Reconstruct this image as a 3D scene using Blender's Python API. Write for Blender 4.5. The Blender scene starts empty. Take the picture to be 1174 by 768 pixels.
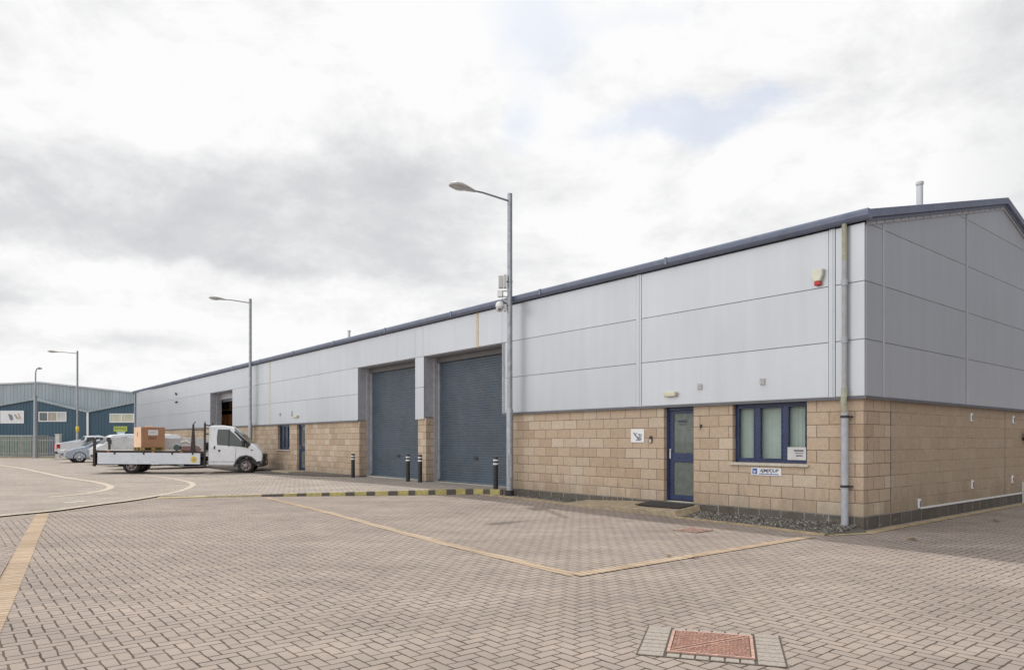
import bpy, bmesh, math, random
from mathutils import Vector, Matrix, geometry
random.seed(11)
R=math.radians
C=bpy.context.scene.collection
scene=bpy.context.scene

# ------------------------------------------------------------------ camera
CAMH=1.52
FPX=808.0
cam=bpy.data.cameras.new('camera'); co=bpy.data.objects.new('camera',cam); C.objects.link(co)
co.location=(0,0,CAMH); co.rotation_euler=(R(90),0,0)
cam.sensor_width=36; cam.lens=36*FPX/1174.0
cam.shift_y=(505-384)/1174.0
cam.clip_end=2000; cam.clip_start=.05
scene.camera=co

# building frame: x = into the building, y = along the long front, z up
P0=Vector((5.947,11.923,0)); ANG=math.atan2(.6338,.7735)
D2=Vector((math.cos(ANG),math.sin(ANG),0)); D1=Vector((-math.sin(ANG),math.cos(ANG),0))
def W(e,t,z=0): return P0+D2*e+D1*t+Vector((0,0,z))
def loc_of(p):
    d=Vector((p[0],p[1],0))-P0; return d.dot(D2), d.dot(D1)
def ft(px,e=0.0):
    r=(px-587)/FPX
    return (P0.x+D2.x*e-r*(P0.y+D2.y*e))/(-D1.x+D1.y*r)

def ss(a,b,x):
    u=max(0,min(1,(x-a)/(b-a))); return u*u*(3-2*u)
def L_(x,y):
    e,t=loc_of((x,y)); return .055*ss(3,9,t)
def U(x,y):
    e,t=loc_of((x,y))
    return L_(x,y)+.022+.085*ss(-9.5,-3,x)+.042*ss(-4,-.8,e)*ss(8,9.5,t)+.075*ss(-11,-18,x)
def gp(px,py,fn=U):
    z=.1
    for _ in range(12):
        Y=FPX*(CAMH-z)/(py-505.0); X=(px-587)/FPX*Y; z=fn(X,Y) if fn else 0
    return Vector((X,Y,z))
def g0(px,py): return gp(px,py,L_)

# ------------------------------------------------------------------ materials
def newmat(name):
    m=bpy.data.materials.new(name); m.use_nodes=True
    nt=m.node_tree; return m,nt,nt.nodes['Principled BSDF']
def N(nt,t,**k):
    n=nt.nodes.new(t)
    for a,b in k.items():
        if a.startswith('i_'):
            key=a[2:]; key=int(key) if key.isdigit() else key.replace('_',' ')
            n.inputs[key].default_value=b
        else: setattr(n,a,b)
    return n
def math_(nt,op,a,b=None,c=None):
    n=nt.nodes.new('ShaderNodeMath'); n.operation=op
    for i,v in enumerate((a,b,c)):
        if v is None: continue
        if isinstance(v,(int,float)): n.inputs[i].default_value=v
        else: nt.links.new(v,n.inputs[i])
    return n.outputs[0]
def mixc(nt,fac,a,b,mode='MIX'):
    n=nt.nodes.new('ShaderNodeMix'); n.data_type='RGBA'; n.blend_type=mode
    for i,v in ((0,fac),(6,a),(7,b)):
        if isinstance(v,(int,float)): n.inputs[i].default_value=v
        elif isinstance(v,tuple): n.inputs[i].default_value=(v[0],v[1],v[2],1)
        else: nt.links.new(v,n.inputs[i])
    return n.outputs[2]
def ramp(nt,fac,pts):
    n=nt.nodes.new('ShaderNodeValToRGB'); e=n.color_ramp.elements
    while len(e)<len(pts): e.new(.5)
    for q,(p,c) in zip(e,pts):
        q.position=p; q.color=(c,c,c,1) if isinstance(c,(int,float)) else (c[0],c[1],c[2],1)
    nt.links.new(fac,n.inputs[0]); return n.outputs[0]
def noise(nt,vec,scale,detail=3,rough=.55,dist=0):
    n=N(nt,'ShaderNodeTexNoise'); n.inputs['Scale'].default_value=scale
    n.inputs['Detail'].default_value=detail; n.inputs['Roughness'].default_value=rough
    n.inputs['Distortion'].default_value=dist
    if vec is not None: nt.links.new(vec,n.inputs['Vector'])
    return n.outputs[0]
def objco(nt): return N(nt,'ShaderNodeTexCoord').outputs['Object']
def mapping(nt,vec,scale=(1,1,1),rot=(0,0,0),loc=(0,0,0)):
    n=N(nt,'ShaderNodeMapping'); n.inputs['Scale'].default_value=scale
    n.inputs['Rotation'].default_value=rot; n.inputs['Location'].default_value=loc
    nt.links.new(vec,n.inputs['Vector']); return n.outputs[0]
def bump(nt,bsdf,h,strength,dist=.01):
    n=N(nt,'ShaderNodeBump'); n.inputs['Strength'].default_value=strength; n.inputs['Distance'].default_value=dist
    nt.links.new(h,n.inputs['Height']); nt.links.new(n.outputs[0],bsdf.inputs['Normal'])

def paint(name,col,rough=.5,metal=0,var=.12,scale=3,dirt=None,coat=0,spec=.5):
    m,nt,b=newmat(name); v=objco(nt)
    n1=noise(nt,v,scale,5); 
    c=mixc(nt,ramp(nt,n1,[(.3,0),(.7,1)]),tuple(x*(1-var) for x in col),tuple(min(1,x*(1+var)) for x in col))
    if dirt:
        n2=noise(nt,v,scale*2.3,6,.7); c=mixc(nt,ramp(nt,n2,[(.5,0),(.72,dirt[3])]),c,tuple(dirt[:3]))
    nt.links.new(c,b.inputs['Base Color'])
    n3=noise(nt,v,scale*6,3)
    r=ramp(nt,n3,[(.3,max(.02,rough-.08)),(.7,min(1,rough+.1))]); nt.links.new(r,b.inputs['Roughness'])
    b.inputs['Metallic'].default_value=metal; b.inputs['Coat Weight'].default_value=coat
    b.inputs['Coat Roughness'].default_value=.08
    b.inputs['Specular IOR Level'].default_value=spec
    return m

def paving(name,rot,base,yellow=False,plain=False,seed=0,scale=10.0):
    """herringbone block paving, blocks 200 x 100 mm"""
    m,nt,b=newmat(name); o=objco(nt)
    v=mapping(nt,o,(1,1,1),(0,0,-rot)); v=mapping(nt,v,(scale,scale,0),(0,0,0),(seed*3.3,seed*1.7,0))
    wob=N(nt,'ShaderNodeTexNoise'); wob.inputs['Scale'].default_value=.35; nt.links.new(v,wob.inputs['Vector'])
    wv=N(nt,'ShaderNodeVectorMath',operation='MULTIPLY_ADD'); nt.links.new(wob.outputs['Color'],wv.inputs[0])
    wv.inputs[1].default_value=(.22,.22,0); nt.links.new(v,wv.inputs[2])
    w2=N(nt,'ShaderNodeTexNoise'); w2.inputs['Scale'].default_value=1.1; w2.inputs['Detail'].default_value=3; nt.links.new(v,w2.inputs['Vector'])
    wb=N(nt,'ShaderNodeVectorMath',operation='MULTIPLY_ADD'); nt.links.new(w2.outputs['Color'],wb.inputs[0]); wb.inputs[1].default_value=(.13,.13,0); nt.links.new(wv.outputs[0],wb.inputs[2]); wv=wb
    s=N(nt,'ShaderNodeSeparateXYZ'); nt.links.new(wv.outputs[0],s.inputs[0]); x,y=s.outputs[0],s.outputs[1]
    i=math_(nt,'FLOOR',x); j=math_(nt,'FLOOR',y)
    fx=math_(nt,'SUBTRACT',x,i); fy=math_(nt,'SUBTRACT',y,j)
    if not plain:
        k=math_(nt,'SUBTRACT',i,j); k=math_(nt,'FLOORED_MODULO',k,4.0)
        def eq(q): return math_(nt,'COMPARE',k,float(q),.3)
        k0,k1,k2,k3=eq(0),eq(1),eq(2),eq(3)
        big=9.0
        dl=math_(nt,'MULTIPLY_ADD',k1,big,fx)
        dr=math_(nt,'MULTIPLY_ADD',k0,big,math_(nt,'SUBTRACT',1.0,fx))
        db=math_(nt,'MULTIPLY_ADD',k2,big,fy)
        dt=math_(nt,'MULTIPLY_ADD',k3,big,math_(nt,'SUBTRACT',1.0,fy))
        idx=math_(nt,'SUBTRACT',i,k1); idy=math_(nt,'ADD',j,k3)
    else:      # rows of blocks side by side, 200 long across
        x2=math_(nt,'MULTIPLY',x,.5); ix=math_(nt,'FLOOR',x2)
        f2=math_(nt,'MULTIPLY',math_(nt,'SUBTRACT',x2,ix),2.0)
        db=fy; dt=math_(nt,'SUBTRACT',1.0,fy); dl=math_(nt,'ADD',fy,5.0); dr=dl; idx=math_(nt,'MULTIPLY',ix,0.0); idy=j
    d=math_(nt,'MINIMUM',math_(nt,'MINIMUM',dl,dr),math_(nt,'MINIMUM',db,dt))
    cid=N(nt,'ShaderNodeCombineXYZ'); nt.links.new(idx,cid.inputs[0]); nt.links.new(idy,cid.inputs[1])
    wn=N(nt,'ShaderNodeTexWhiteNoise',noise_dimensions='2D'); nt.links.new(cid.outputs[0],wn.inputs['Vector'])
    rnd=wn.outputs['Value']
    if yellow: cols=[(0,(.42,.31,.205)),(.5,(.48,.365,.26)),(1,(.52,.41,.30))]
    else: cols=[(0,tuple(c*.93 for c in base)),(.5,base),(1,tuple(min(1,c*1.045) for c in (base[0]*1.02,base[1],base[2]*.98)))]
    c=ramp(nt,rnd,cols)
    g=noise(nt,o,260,2,.8); c=mixc(nt,1.0,c,ramp(nt,g,[(.25,.55),(.75,1.38)]),'MULTIPLY')
    g2=noise(nt,o,.55,5,.6); c=mixc(nt,1.0,c,ramp(nt,g2,[(.3,.83),(.7,1.1)]),'MULTIPLY')
    g3=noise(nt,o,4.5,5,.7,.5); c=mixc(nt,ramp(nt,g3,[(.6,0),(.78,.3)]),c,(.20,.165,.135))
    g5=noise(nt,o,1.3,4,.75,.8); c=mixc(nt,ramp(nt,g5,[(.64,0),(.74,.35)]),c,(.16,.14,.125))
    g6=noise(nt,mapping(nt,o,(.5,2.2,1),(0,0,R(25))),.8,4,.6); c=mixc(nt,1.0,c,ramp(nt,g6,[(.35,.9),(.65,1.06)]),'MULTIPLY')
    g7=N(nt,'ShaderNodeTexVoronoi'); g7.inputs['Scale'].default_value=1.6; nt.links.new(o,g7.inputs['Vector'])
    c=mixc(nt,ramp(nt,g7.outputs['Distance'],[(.02,.45),(.05,0)]),c,(.12,.10,.09))
    jw=noise(nt,o,7.0,3,.6)
    jwid=math_(nt,'MULTIPLY_ADD',jw,.15,-.004)
    mort=math_(nt,'LESS_THAN',d,jwid)
    jc=mixc(nt,ramp(nt,noise(nt,o,2.2,4),[(.35,0),(.65,1)]),(.045,.033,.024),(.13,.098,.074))
    c=mixc(nt,math_(nt,'MULTIPLY',mort,.93),c,jc)
    nt.links.new(c,b.inputs['Base Color']); b.inputs['Roughness'].default_value=.88
    b.inputs['Specular IOR Level'].default_value=.25
    h=ramp(nt,d,[(0,0),(.09,.8),(.2,1)]); h2=math_(nt,'MULTIPLY_ADD',rnd,.35,h)
    h3=math_(nt,'MULTIPLY_ADD',g,.25,h2)
    bump(nt,b,h3,.6,.006)
    return m

def brickmat(name,c1,c2,c3,mortar,bw=.45,rh=.225,z0=.225,plinth=False):
    m,nt,b=newmat(name); o=objco(nt)
    s=N(nt,'ShaderNodeSeparateXYZ'); nt.links.new(o,s.inputs[0])
    u=math_(nt,'ADD',s.outputs[0],s.outputs[1])
    zz=math_(nt,'SUBTRACT',s.outputs[2],z0)
    cv=N(nt,'ShaderNodeCombineXYZ'); nt.links.new(u,cv.inputs[0]); nt.links.new(zz,cv.inputs[1])
    row=math_(nt,'FLOOR',math_(nt,'DIVIDE',zz,rh))
    par=math_(nt,'FLOORED_MODULO',row,2.0)
    us=math_(nt,'ADD',math_(nt,'DIVIDE',u,bw),math_(nt,'MULTIPLY',par,.5))
    us=math_(nt,'ADD',us,.18)
    ci=math_(nt,'FLOOR',us)
    fu=math_(nt,'MULTIPLY',math_(nt,'SUBTRACT',us,ci),bw)
    fv=math_(nt,'SUBTRACT',zz,math_(nt,'MULTIPLY',row,rh))
    d=math_(nt,'MINIMUM',math_(nt,'MINIMUM',fu,math_(nt,'SUBTRACT',bw,fu)),math_(nt,'MINIMUM',fv,math_(nt,'SUBTRACT',rh,fv)))
    cid=N(nt,'ShaderNodeCombineXYZ'); nt.links.new(ci,cid.inputs[0]); nt.links.new(row,cid.inputs[1])
    wn=N(nt,'ShaderNodeTexWhiteNoise',noise_dimensions='2D'); nt.links.new(cid.outputs[0],wn.inputs['Vector'])
    c=ramp(nt,wn.outputs['Value'],[(0,c1),(.35,c2),(.75,c2),(1,c3)])
    g=noise(nt,o,130,3,.8); c=mixc(nt,1.0,c,ramp(nt,g,[(.3,.82),(.7,1.13)]),'MULTIPLY')
    g4=noise(nt,o,11,4,.65); c=mixc(nt,1.0,c,ramp(nt,g4,[(.3,.9),(.7,1.08)]),'MULTIPLY')
    big=noise(nt,o,.7,4,.6); c=mixc(nt,ramp(nt,big,[(.5,0),(.75,.35)]),c,tuple(q*.8 for q in c3))
    lowz=math_(nt,'ADD',s.outputs[2],math_(nt,'MULTIPLY',noise(nt,mapping(nt,o,(2,2,.5)),1.5,4,.7),1.4))
    c=mixc(nt,ramp(nt,math_(nt,'MULTIPLY',lowz,.25),[(.22,.4),(.33,0)]),c,(.20,.165,.125))
    rough_=noise(nt,o,38,4,.75); c=mixc(nt,1.0,c,ramp(nt,rough_,[(.35,.86),(.65,1.1)]),'MULTIPLY')
    # pale salt bloom in patches
    gb=noise(nt,mapping(nt,o,(1,1,2.2)),2.6,5,.7); c=mixc(nt,ramp(nt,gb,[(.6,0),(.75,.38)]),c,(.62,.56,.48))
    if plinth:
        st=noise(nt,mapping(nt,o,(14,14,2.0)),1.0,3,.7)
        c=mixc(nt,ramp(nt,st,[(.66,0),(.72,.55)]),c,(.5,.5,.48))
    mn=noise(nt,o,9,2); jw=math_(nt,'MULTIPLY_ADD',mn,.008,.0028)
    mort=math_(nt,'LESS_THAN',d,jw)
    mcol=mixc(nt,ramp(nt,noise(nt,o,1.6,3),[(.4,0),(.6,1)]),mortar,tuple(q*1.7 for q in mortar))
    c=mixc(nt,math_(nt,'MULTIPLY',mort,.85),c,mcol)
    nt.links.new(c,b.inputs['Base Color']); b.inputs['Roughness'].default_value=.9
    b.inputs['Specular IOR Level'].default_value=.2
    h=ramp(nt,d,[(0,0),(.012,1)]); bump(nt,b,math_(nt,'MULTIPLY_ADD',g,.3,h),.5,.006)
    return m

def cladding(name,col,rough=.36,metal=.5,rib=0.09):
    m,nt,b=newmat(name); o=objco(nt)
    s=N(nt,'ShaderNodeSeparateXYZ'); nt.links.new(o,s.inputs[0])
    streak=noise(nt,mapping(nt,o,(2.2,2.2,.16)),1.6,5,.65)
    big=noise(nt,o,.35,3)
    info=N(nt,'ShaderNodeObjectInfo')
    c=mixc(nt,ramp(nt,streak,[(.35,0),(.7,1)]),tuple(q*1.015 for q in col),tuple(q*.95 for q in col))
    c=mixc(nt,1.0,c,ramp(nt,big,[(.3,.94),(.7,1.04)]),'MULTIPLY')
    c=mixc(nt,1.0,c,ramp(nt,info.outputs['Random'],[(0,.965),(1,1.03)]),'MULTIPLY')
    gr=noise(nt,mapping(nt,o,(6,6,.7)),3,5,.75); c=mixc(nt,ramp(nt,gr,[(.62,0),(.85,.16)]),c,(.3,.29,.26))
    nt.links.new(c,b.inputs['Base Color']); b.inputs['Metallic'].default_value=metal
    b.inputs['Roughness'].default_value=rough
    rb=math_(nt,'SINE',math_(nt,'MULTIPLY',s.outputs[2],2*math.pi/.05))
    h=math_(nt,'ADD',math_(nt,'MULTIPLY',rb,rib),math_(nt,'MULTIPLY',noise(nt,o,1.3,2),.6))
    bump(nt,b,h,.35,.006)
    return m

def glassmat(name,tint=(.03,.04,.045),rough=.04,alpha=.5):
    m,nt,b=newmat(name)
    out=nt.nodes['Material Output']
    nt.links.new(mixc(nt,ramp(nt,noise(nt,objco(nt),8,3),[(.4,0),(.7,1)]),tint,tuple(min(1,q*1.3) for q in tint)),b.inputs['Base Color'])
    b.inputs['Roughness'].default_value=rough; b.inputs['IOR'].default_value=1.5
    tr=N(nt,'ShaderNodeBsdfTransparent'); tr.inputs[0].default_value=(.93,.97,.95,1)
    mx=N(nt,'ShaderNodeMixShader'); mx.inputs[0].default_value=alpha
    nt.links.new(b.outputs[0],mx.inputs[1]); nt.links.new(tr.outputs[0],mx.inputs[2])
    nt.links.new(mx.outputs[0],out.inputs[0])
    return m

M={}
PAV=(.345,.291,.256)
M['pav']=paving('grey_herringbone_paving',ANG,PAV)
M['pav_up']=paving('roadway_paving',R(62),(.405,.355,.315),seed=4)
M['pav_red']=paving('pinkish_paving',R(62),(.36,.30,.265),seed=7)
M['blocks']=paving('plain_block_paving',0,(.36,.325,.29),plain=True)
M['buff_line']=paving('buff_line_blocks',ANG+R(90),PAV,yellow=True,plain=True)
M['buff_band']=paving('buff_band_blocks',R(-58.6)+R(90),PAV,yellow=True,plain=True)
M['cream']=paint('cream_edging',(.50,.43,.345),.85,var=.2,scale=6,dirt=(.3,.25,.18,.6))
M['edging']=paint('mossy_edging',(.40,.31,.19),.9,var=.35,scale=5,dirt=(.16,.14,.07,.7))
M['white_paint']=paint('worn_white_road_paint',(.7,.68,.63),.8,var=.15,scale=8,dirt=(.4,.36,.32,.8))
M['brick']=brickmat('buff_blockwork',(.45,.335,.24),(.52,.405,.30),(.58,.485,.375),(.115,.088,.07))
M['brick_gable']=brickmat('weathered_gable_blockwork',(.43,.335,.245),(.445,.35,.258),(.47,.375,.285),(.25,.19,.14))
M['plinth']=brickmat('dark_plinth_blocks',(.06,.058,.057),(.085,.082,.078),(.11,.105,.1),(.24,.23,.22),plinth=True)
M['clad']=cladding('silver_cladding',(.52,.54,.572))
M['clad_gap']=paint('dark_joint',(.12,.125,.135),.6)
M['strip']=paint('pale_joint_strip',(.54,.56,.59),.35,metal=.2,dirt=(.4,.38,.33,.4))
M['rust_strip']=paint('stained_joint_strip',(.62,.5,.33),.6,scale=5,dirt=(.38,.2,.08,.6))
M['drip']=paint('drip_flashing',(.10,.10,.115),.5,dirt=(.2,.16,.1,.4))
M['gutter']=paint('blue_grey_gutter',(.17,.20,.29),.4,metal=.2,dirt=(.28,.27,.24,.5))
M['roof']=paint('roof_sheet',(.33,.35,.38),.45,metal=.3,scale=1)
M['shutter']=paint('slate_blue_shutter',(.074,.100,.132),.42,scale=1.5,var=.12,dirt=(.15,.15,.145,.4))
M['hood']=paint('brown_grey_hood',(.125,.125,.13),.5,scale=2,dirt=(.2,.15,.1,.4))
M['jamb']=paint('grey_steel_jamb',(.43,.43,.46),.45,metal=.2,dirt=(.22,.2,.18,.5))
M['sillm']=paint('pale_sill',(.55,.51,.44),.75,dirt=(.3,.27,.2,.5))
M['navy']=paint('navy_frame',(.022,.036,.10),.3,var=.2,scale=4)
M['glass']=glassmat('window_glass',alpha=.86)
M['doorglass']=glassmat('door_glass',(.20,.22,.20),.05,.45)
M['blind']=paint('pale_green_blinds',(.80,.84,.81),.7,var=.08)
M['steel']=paint('galvanised_steel',(.34,.36,.39),.42,metal=.6,var=.18,scale=9,dirt=(.2,.2,.2,.4))
M['steel_dull']=paint('dull_lamp_grey',(.26,.27,.30),.5,metal=.3,var=.12,scale=6)
M['head']=paint('lamp_head_grey',(.46,.45,.43),.5,scale=8,dirt=(.3,.28,.24,.5))
M['chrome']=paint('bright_metal',(.65,.65,.66),.22,metal=.9)
M['pipe']=paint('grey_downpipe',(.40,.42,.46),.4,scale=6,dirt=(.3,.3,.26,.4))
M['moss_pipe']=paint('mossy_downpipe',(.38,.38,.30),.7,scale=9,dirt=(.22,.23,.06,.85))
M['black']=paint('black_plastic',(.022,.021,.022),.45,var=.2,dirt=(.08,.07,.06,.5))
M['rubber']=paint('tyre_rubber',(.03,.028,.028),.85,var=.25,dirt=(.1,.085,.07,.5))
M['white']=paint('white_vehicle_paint',(.77,.79,.82),.25,var=.03,scale=2,coat=.4,dirt=(.45,.43,.4,.25))
M['silver']=paint('silver_blue_car_paint',(.42,.47,.55),.28,metal=.5,var=.05,coat=.5)
M['signwhite']=paint('sign_white',(.76,.77,.78),.4,var=.04,dirt=(.55,.53,.5,.3))
M['ink']=paint('dark_ink',(.06,.065,.10),.5)
M['inkblue']=paint('blue_ink',(.05,.11,.36),.45)
M['palegrey']=paint('pale_grey_plastic',(.55,.55,.54),.45)
M['cream_plastic']=paint('cream_plastic',(.60,.57,.44),.5,dirt=(.4,.35,.2,.4))
M['red']=paint('red_lens',(.45,.02,.02),.25)
M['alarm_face']=paint('alarm_cover',(.66,.67,.56),.4,dirt=(.5,.5,.38,.4))
M['orange']=paint('orange_lens',(.6,.2,.04),.3)
M['carglass']=paint('tinted_glass',(.05,.062,.058),.06,var=.1,spec=.8)
M['bedboard']=paint('alloy_dropside',(.70,.74,.80),.4,metal=.1,var=.04,scale=1.5,dirt=(.42,.42,.42,.3))
M['farboard']=paint('grey_dropside',(.50,.51,.53),.5,metal=.2,dirt=(.2,.2,.2,.3))
M['deck']=paint('pale_deck',(.5,.48,.43),.7,dirt=(.25,.22,.18,.5))
M['rusty_dark']=paint('dirty_chassis',(.045,.037,.035),.7,scale=8,dirt=(.16,.08,.05,.6))
M['hub']=paint('dirty_wheel_steel',(.36,.32,.31),.5,metal=.4,scale=12,dirt=(.15,.1,.08,.6))
M['card']=paint('brown_cardboard',(.40,.215,.13),.85,var=.08,scale=3,dirt=(.36,.19,.1,.3))
M['card_l']=paint('pale_and_lit_cardboard',(.78,.55,.38),.85,var=.08,scale=3)  # pale padding, and the brightness of the carton's lit side
M['wood']=paint('pallet_wood',(.33,.24,.09),.85,var=.3,scale=9)
M['yellow']=paint('kerb_yellow',(.47,.41,.15),.75,var=.25,scale=12,dirt=(.24,.21,.13,.6))
M['kerb_dark']=paint('kerb_black',(.11,.098,.085),.85,var=.3,scale=30,dirt=(.2,.17,.13,.3))
M['kerb_pale']=paint('kerb_worn_yellow',(.50,.42,.24),.85,var=.2,scale=9,dirt=(.3,.27,.2,.5))
M['stick_yellow']=paint('sticker_yellow',(.75,.55,.05),.4)
M['teal']=None
M['concrete']=paint('step_concrete',(.36,.29,.20),.9,var=.22,scale=6,dirt=(.15,.12,.08,.7))
M['mat']=paint('door_mat',(.04,.036,.034),.95,var=.4,scale=40)
M['gravel']=paint('gravel_bed',(.11,.10,.085),.95,var=.4,scale=30)
M['asph']=paint('dark_earth_strip',(.12,.105,.095),.95,var=.3,scale=12)
M['rust']=paint('rusty_cast_iron',(.47,.30,.245),.72,metal=.1,var=.3,scale=26,dirt=(.2,.09,.055,.6))
M['rust_low']=paint('dark_rust',(.25,.125,.085),.85,var=.4,scale=20)
M['joint_dirt']=paint('joint_dirt',(.085,.07,.055),.95,var=.3,scale=20)
M['dark']=paint('dark_void',(.03,.03,.03),.9)
M['fencem']=paint('galvanised_fence',(.36,.36,.36),.55,metal=.4,var=.15)
M['green_thing']=paint('dull_green',(.16,.24,.17),.7)
M['banner_grey']=paint('banner_grey_print',(.22,.22,.27),.6)
M['banner_pink']=paint('banner_pink_print',(.60,.42,.40),.6)
M['beige_print']=paint('banner_beige_print',(.42,.36,.28),.6)
M['lime']=paint('lime_sign',(.42,.50,.10),.5,scale=1.2,var=.3)
M['paleblue_lit']=paint('pale_blue_sign',(.62,.75,.82),.5)
M['cream_glass']=paint('blinds_cream',(.55,.55,.42),.5,var=.15,scale=1)
M['dryleaf']=paint('dry_leaf_brown',(.24,.14,.06),.8)

def ribbed(name,col,period,rough=.5):
    m,nt,b=newmat(name); o=objco(nt); s=N(nt,'ShaderNodeSeparateXYZ'); nt.links.new(o,s.inputs[0])
    f=math_(nt,'FLOORED_MODULO',s.outputs[0],period); f=math_(nt,'DIVIDE',f,period)
    h=ramp(nt,f,[(0,0),(.12,1),(.5,1),(.62,0)])
    n=noise(nt,mapping(nt,o,(1,1,.2)),.9,4)
    c=mixc(nt,ramp(nt,n,[(.3,0),(.7,1)]),tuple(q*.85 for q in col),tuple(q*1.15 for q in col))
    nt.links.new(c,b.inputs['Base Color']); b.inputs['Roughness'].default_value=rough
    bump(nt,b,h,.9,.04); return m
M['teal']=ribbed('pale_teal_sheet',(.33,.385,.41),.33)
M['bluewall']=ribbed('deep_blue_sheet',(.040,.092,.135),.3)

# ------------------------------------------------------------------ mesh building
class MB:
    def __init__(s): s.v=[]; s.f=[]; s.m=[]; s.sm=[]
    def add(s,vs,fs,mi=0,smooth=False):
        o=len(s.v); s.v+= [tuple(v) for v in vs]
        for f in fs: s.f.append(tuple(i+o for i in f)); s.m.append(mi); s.sm.append(smooth)
    def box(s,x0,x1,y0,y1,z0,z1,mi=0):
        vs=[(x,y,z) for x in (x0,x1) for y in (y0,y1) for z in (z0,z1)]
        s.add(vs,[(0,1,3,2),(4,6,7,5),(0,4,5,1),(2,3,7,6),(0,2,6,4),(1,5,7,3)],mi)
    def obox(s,c,ax,ay,az,hx,hy,hz,mi=0):
        c=Vector(c); ax=Vector(ax).normalized()*hx; ay=Vector(ay).normalized()*hy; az=Vector(az).normalized()*hz
        vs=[c+ax*i+ay*j+az*k for i in (-1,1) for j in (-1,1) for k in (-1,1)]
        s.add(vs,[(0,1,3,2),(4,6,7,5),(0,4,5,1),(2,3,7,6),(0,2,6,4),(1,5,7,3)],mi)
    def prism(s,poly,h,mi=0):           # poly: list of Vectors, h: extrusion Vector
        n=len(poly); vs=[Vector(p) for p in poly]+[Vector(p)+Vector(h) for p in poly]
        s.add(vs,[tuple(range(n))[::-1],tuple(range(n,2*n))]+[(i,(i+1)%n,n+(i+1)%n,n+i) for i in range(n)],mi)
    def tube(s,pts,rad,n=12,mi=0,cap=True):
        pts=[Vector(p) for p in pts]; rads=rad if isinstance(rad,(list,tuple)) else [rad]*len(pts)
        rings=[]; up=None
        for i,p in enumerate(pts):
            d=(pts[min(i+1,len(pts)-1)]-pts[max(i-1,0)]).normalized()
            if up is None:
                up=Vector((0,0,1)) if abs(d.z)<.9 else Vector((1,0,0))
            a=d.cross(up).normalized(); b=a.cross(d).normalized(); up=b
            rings.append([p+(a*math.cos(2*math.pi*k/n)+b*math.sin(2*math.pi*k/n))*rads[i] for k in range(n)])
        vs=[v for r in rings for v in r]; fs=[]
        for i in range(len(pts)-1):
            for k in range(n):
                fs.append((i*n+k,i*n+(k+1)%n,(i+1)*n+(k+1)%n,(i+1)*n+k))
        s.add(vs,fs,mi,True)
        if cap:
            s.add(rings[0],[tuple(range(n))[::-1]],mi); s.add(rings[-1],[tuple(range(n))],mi)
    def lathe(s,c,axis,prof,n=24,mi=0,smooth=True):   # prof: (radius, along axis)
        c=Vector(c); ax=Vector(axis).normalized(); up=Vector((0,0,1)) if abs(ax.z)<.9 else Vector((1,0,0))
        a=ax.cross(up).normalized(); b=a.cross(ax)
        vs=[]; fs=[]
        for r,h in prof:
            for k in range(n): 
                t=2*math.pi*k/n; vs.append(c+ax*h+(a*math.cos(t)+b*math.sin(t))*max(r,1e-4))
        for i in range(len(prof)-1):
            for k in range(n): fs.append((i*n+k,i*n+(k+1)%n,(i+1)*n+(k+1)%n,(i+1)*n+k))
        s.add(vs,fs,mi,smooth)
    def build(s,name,mats,parent=None,bevel=0,seg=2,matrix=None,sharp=35):
        me=bpy.data.meshes.new(name); me.from_pydata(s.v,[],s.f)
        if not isinstance(mats,(list,tuple)): mats=[mats]
        for m in mats: me.materials.append(m)
        me.polygons.foreach_set('material_index',s.m); me.polygons.foreach_set('use_smooth',s.sm)
        bm=bmesh.new(); bm.from_mesh(me); bmesh.ops.recalc_face_normals(bm,faces=bm.faces); bm.to_mesh(me); bm.free()
        me.update()
        o=bpy.data.objects.new(name,me); C.objects.link(o)
        if parent: o.parent=parent
        if matrix is not None: o.matrix_local=matrix
        if bevel:
            b=o.modifiers.new('bevel','BEVEL'); b.width=bevel; b.segments=seg; b.limit_method='ANGLE'; b.angle_limit=R(sharp)
            b.harden_normals=False
        return o
def tag(o,label=None,cat=None,group=None,kind=None):
    if label: o['label']=label
    if cat: o['category']=cat
    if group: o['group']=group
    if kind: o['kind']=kind
    return o
def empty(name,loc,rz=0,label=None,cat=None,group=None):
    o=bpy.data.objects.new(name,None); C.objects.link(o); o.location=loc; o.rotation_euler=(0,0,rz)
    o.empty_display_size=.2
    return tag(o,label,cat,group)
def copy_tree(o,parent=None):
    c=o.copy(); C.objects.link(c)
    if parent: c.parent=parent
    for ch in list(o.children): copy_tree(ch,c)
    return c
def textmesh(body,size,mat,depth=.002,shear=0,bold=0):
    cu=bpy.data.curves.new('txt','FONT'); cu.body=body; cu.size=size; cu.extrude=depth; cu.align_x='CENTER'; cu.align_y='CENTER'
    cu.shear=shear; cu.offset=bold; cu.resolution_u=3
    t=bpy.data.objects.new('txt',cu); C.objects.link(t)
    dg=bpy.context.evaluated_depsgraph_get(); me=bpy.data.meshes.new_from_object(t.evaluated_get(dg))
    bpy.data.objects.remove(t); me.materials.clear(); me.materials.append(mat)
    return me
def put_mesh(me,name,parent,matrix):
    o=bpy.data.objects.new(name,me); C.objects.link(o); o.parent=parent; o.matrix_local=matrix; return o
# sign matrix in the building frame: text reads from outside the front (x right = -y local, up = z, normal = -x)
def front_mat(e,t,z):
    return Matrix(((0,0,-1,e),(-1,0,0,t),(0,1,0,z),(0,0,0,1)))

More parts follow.
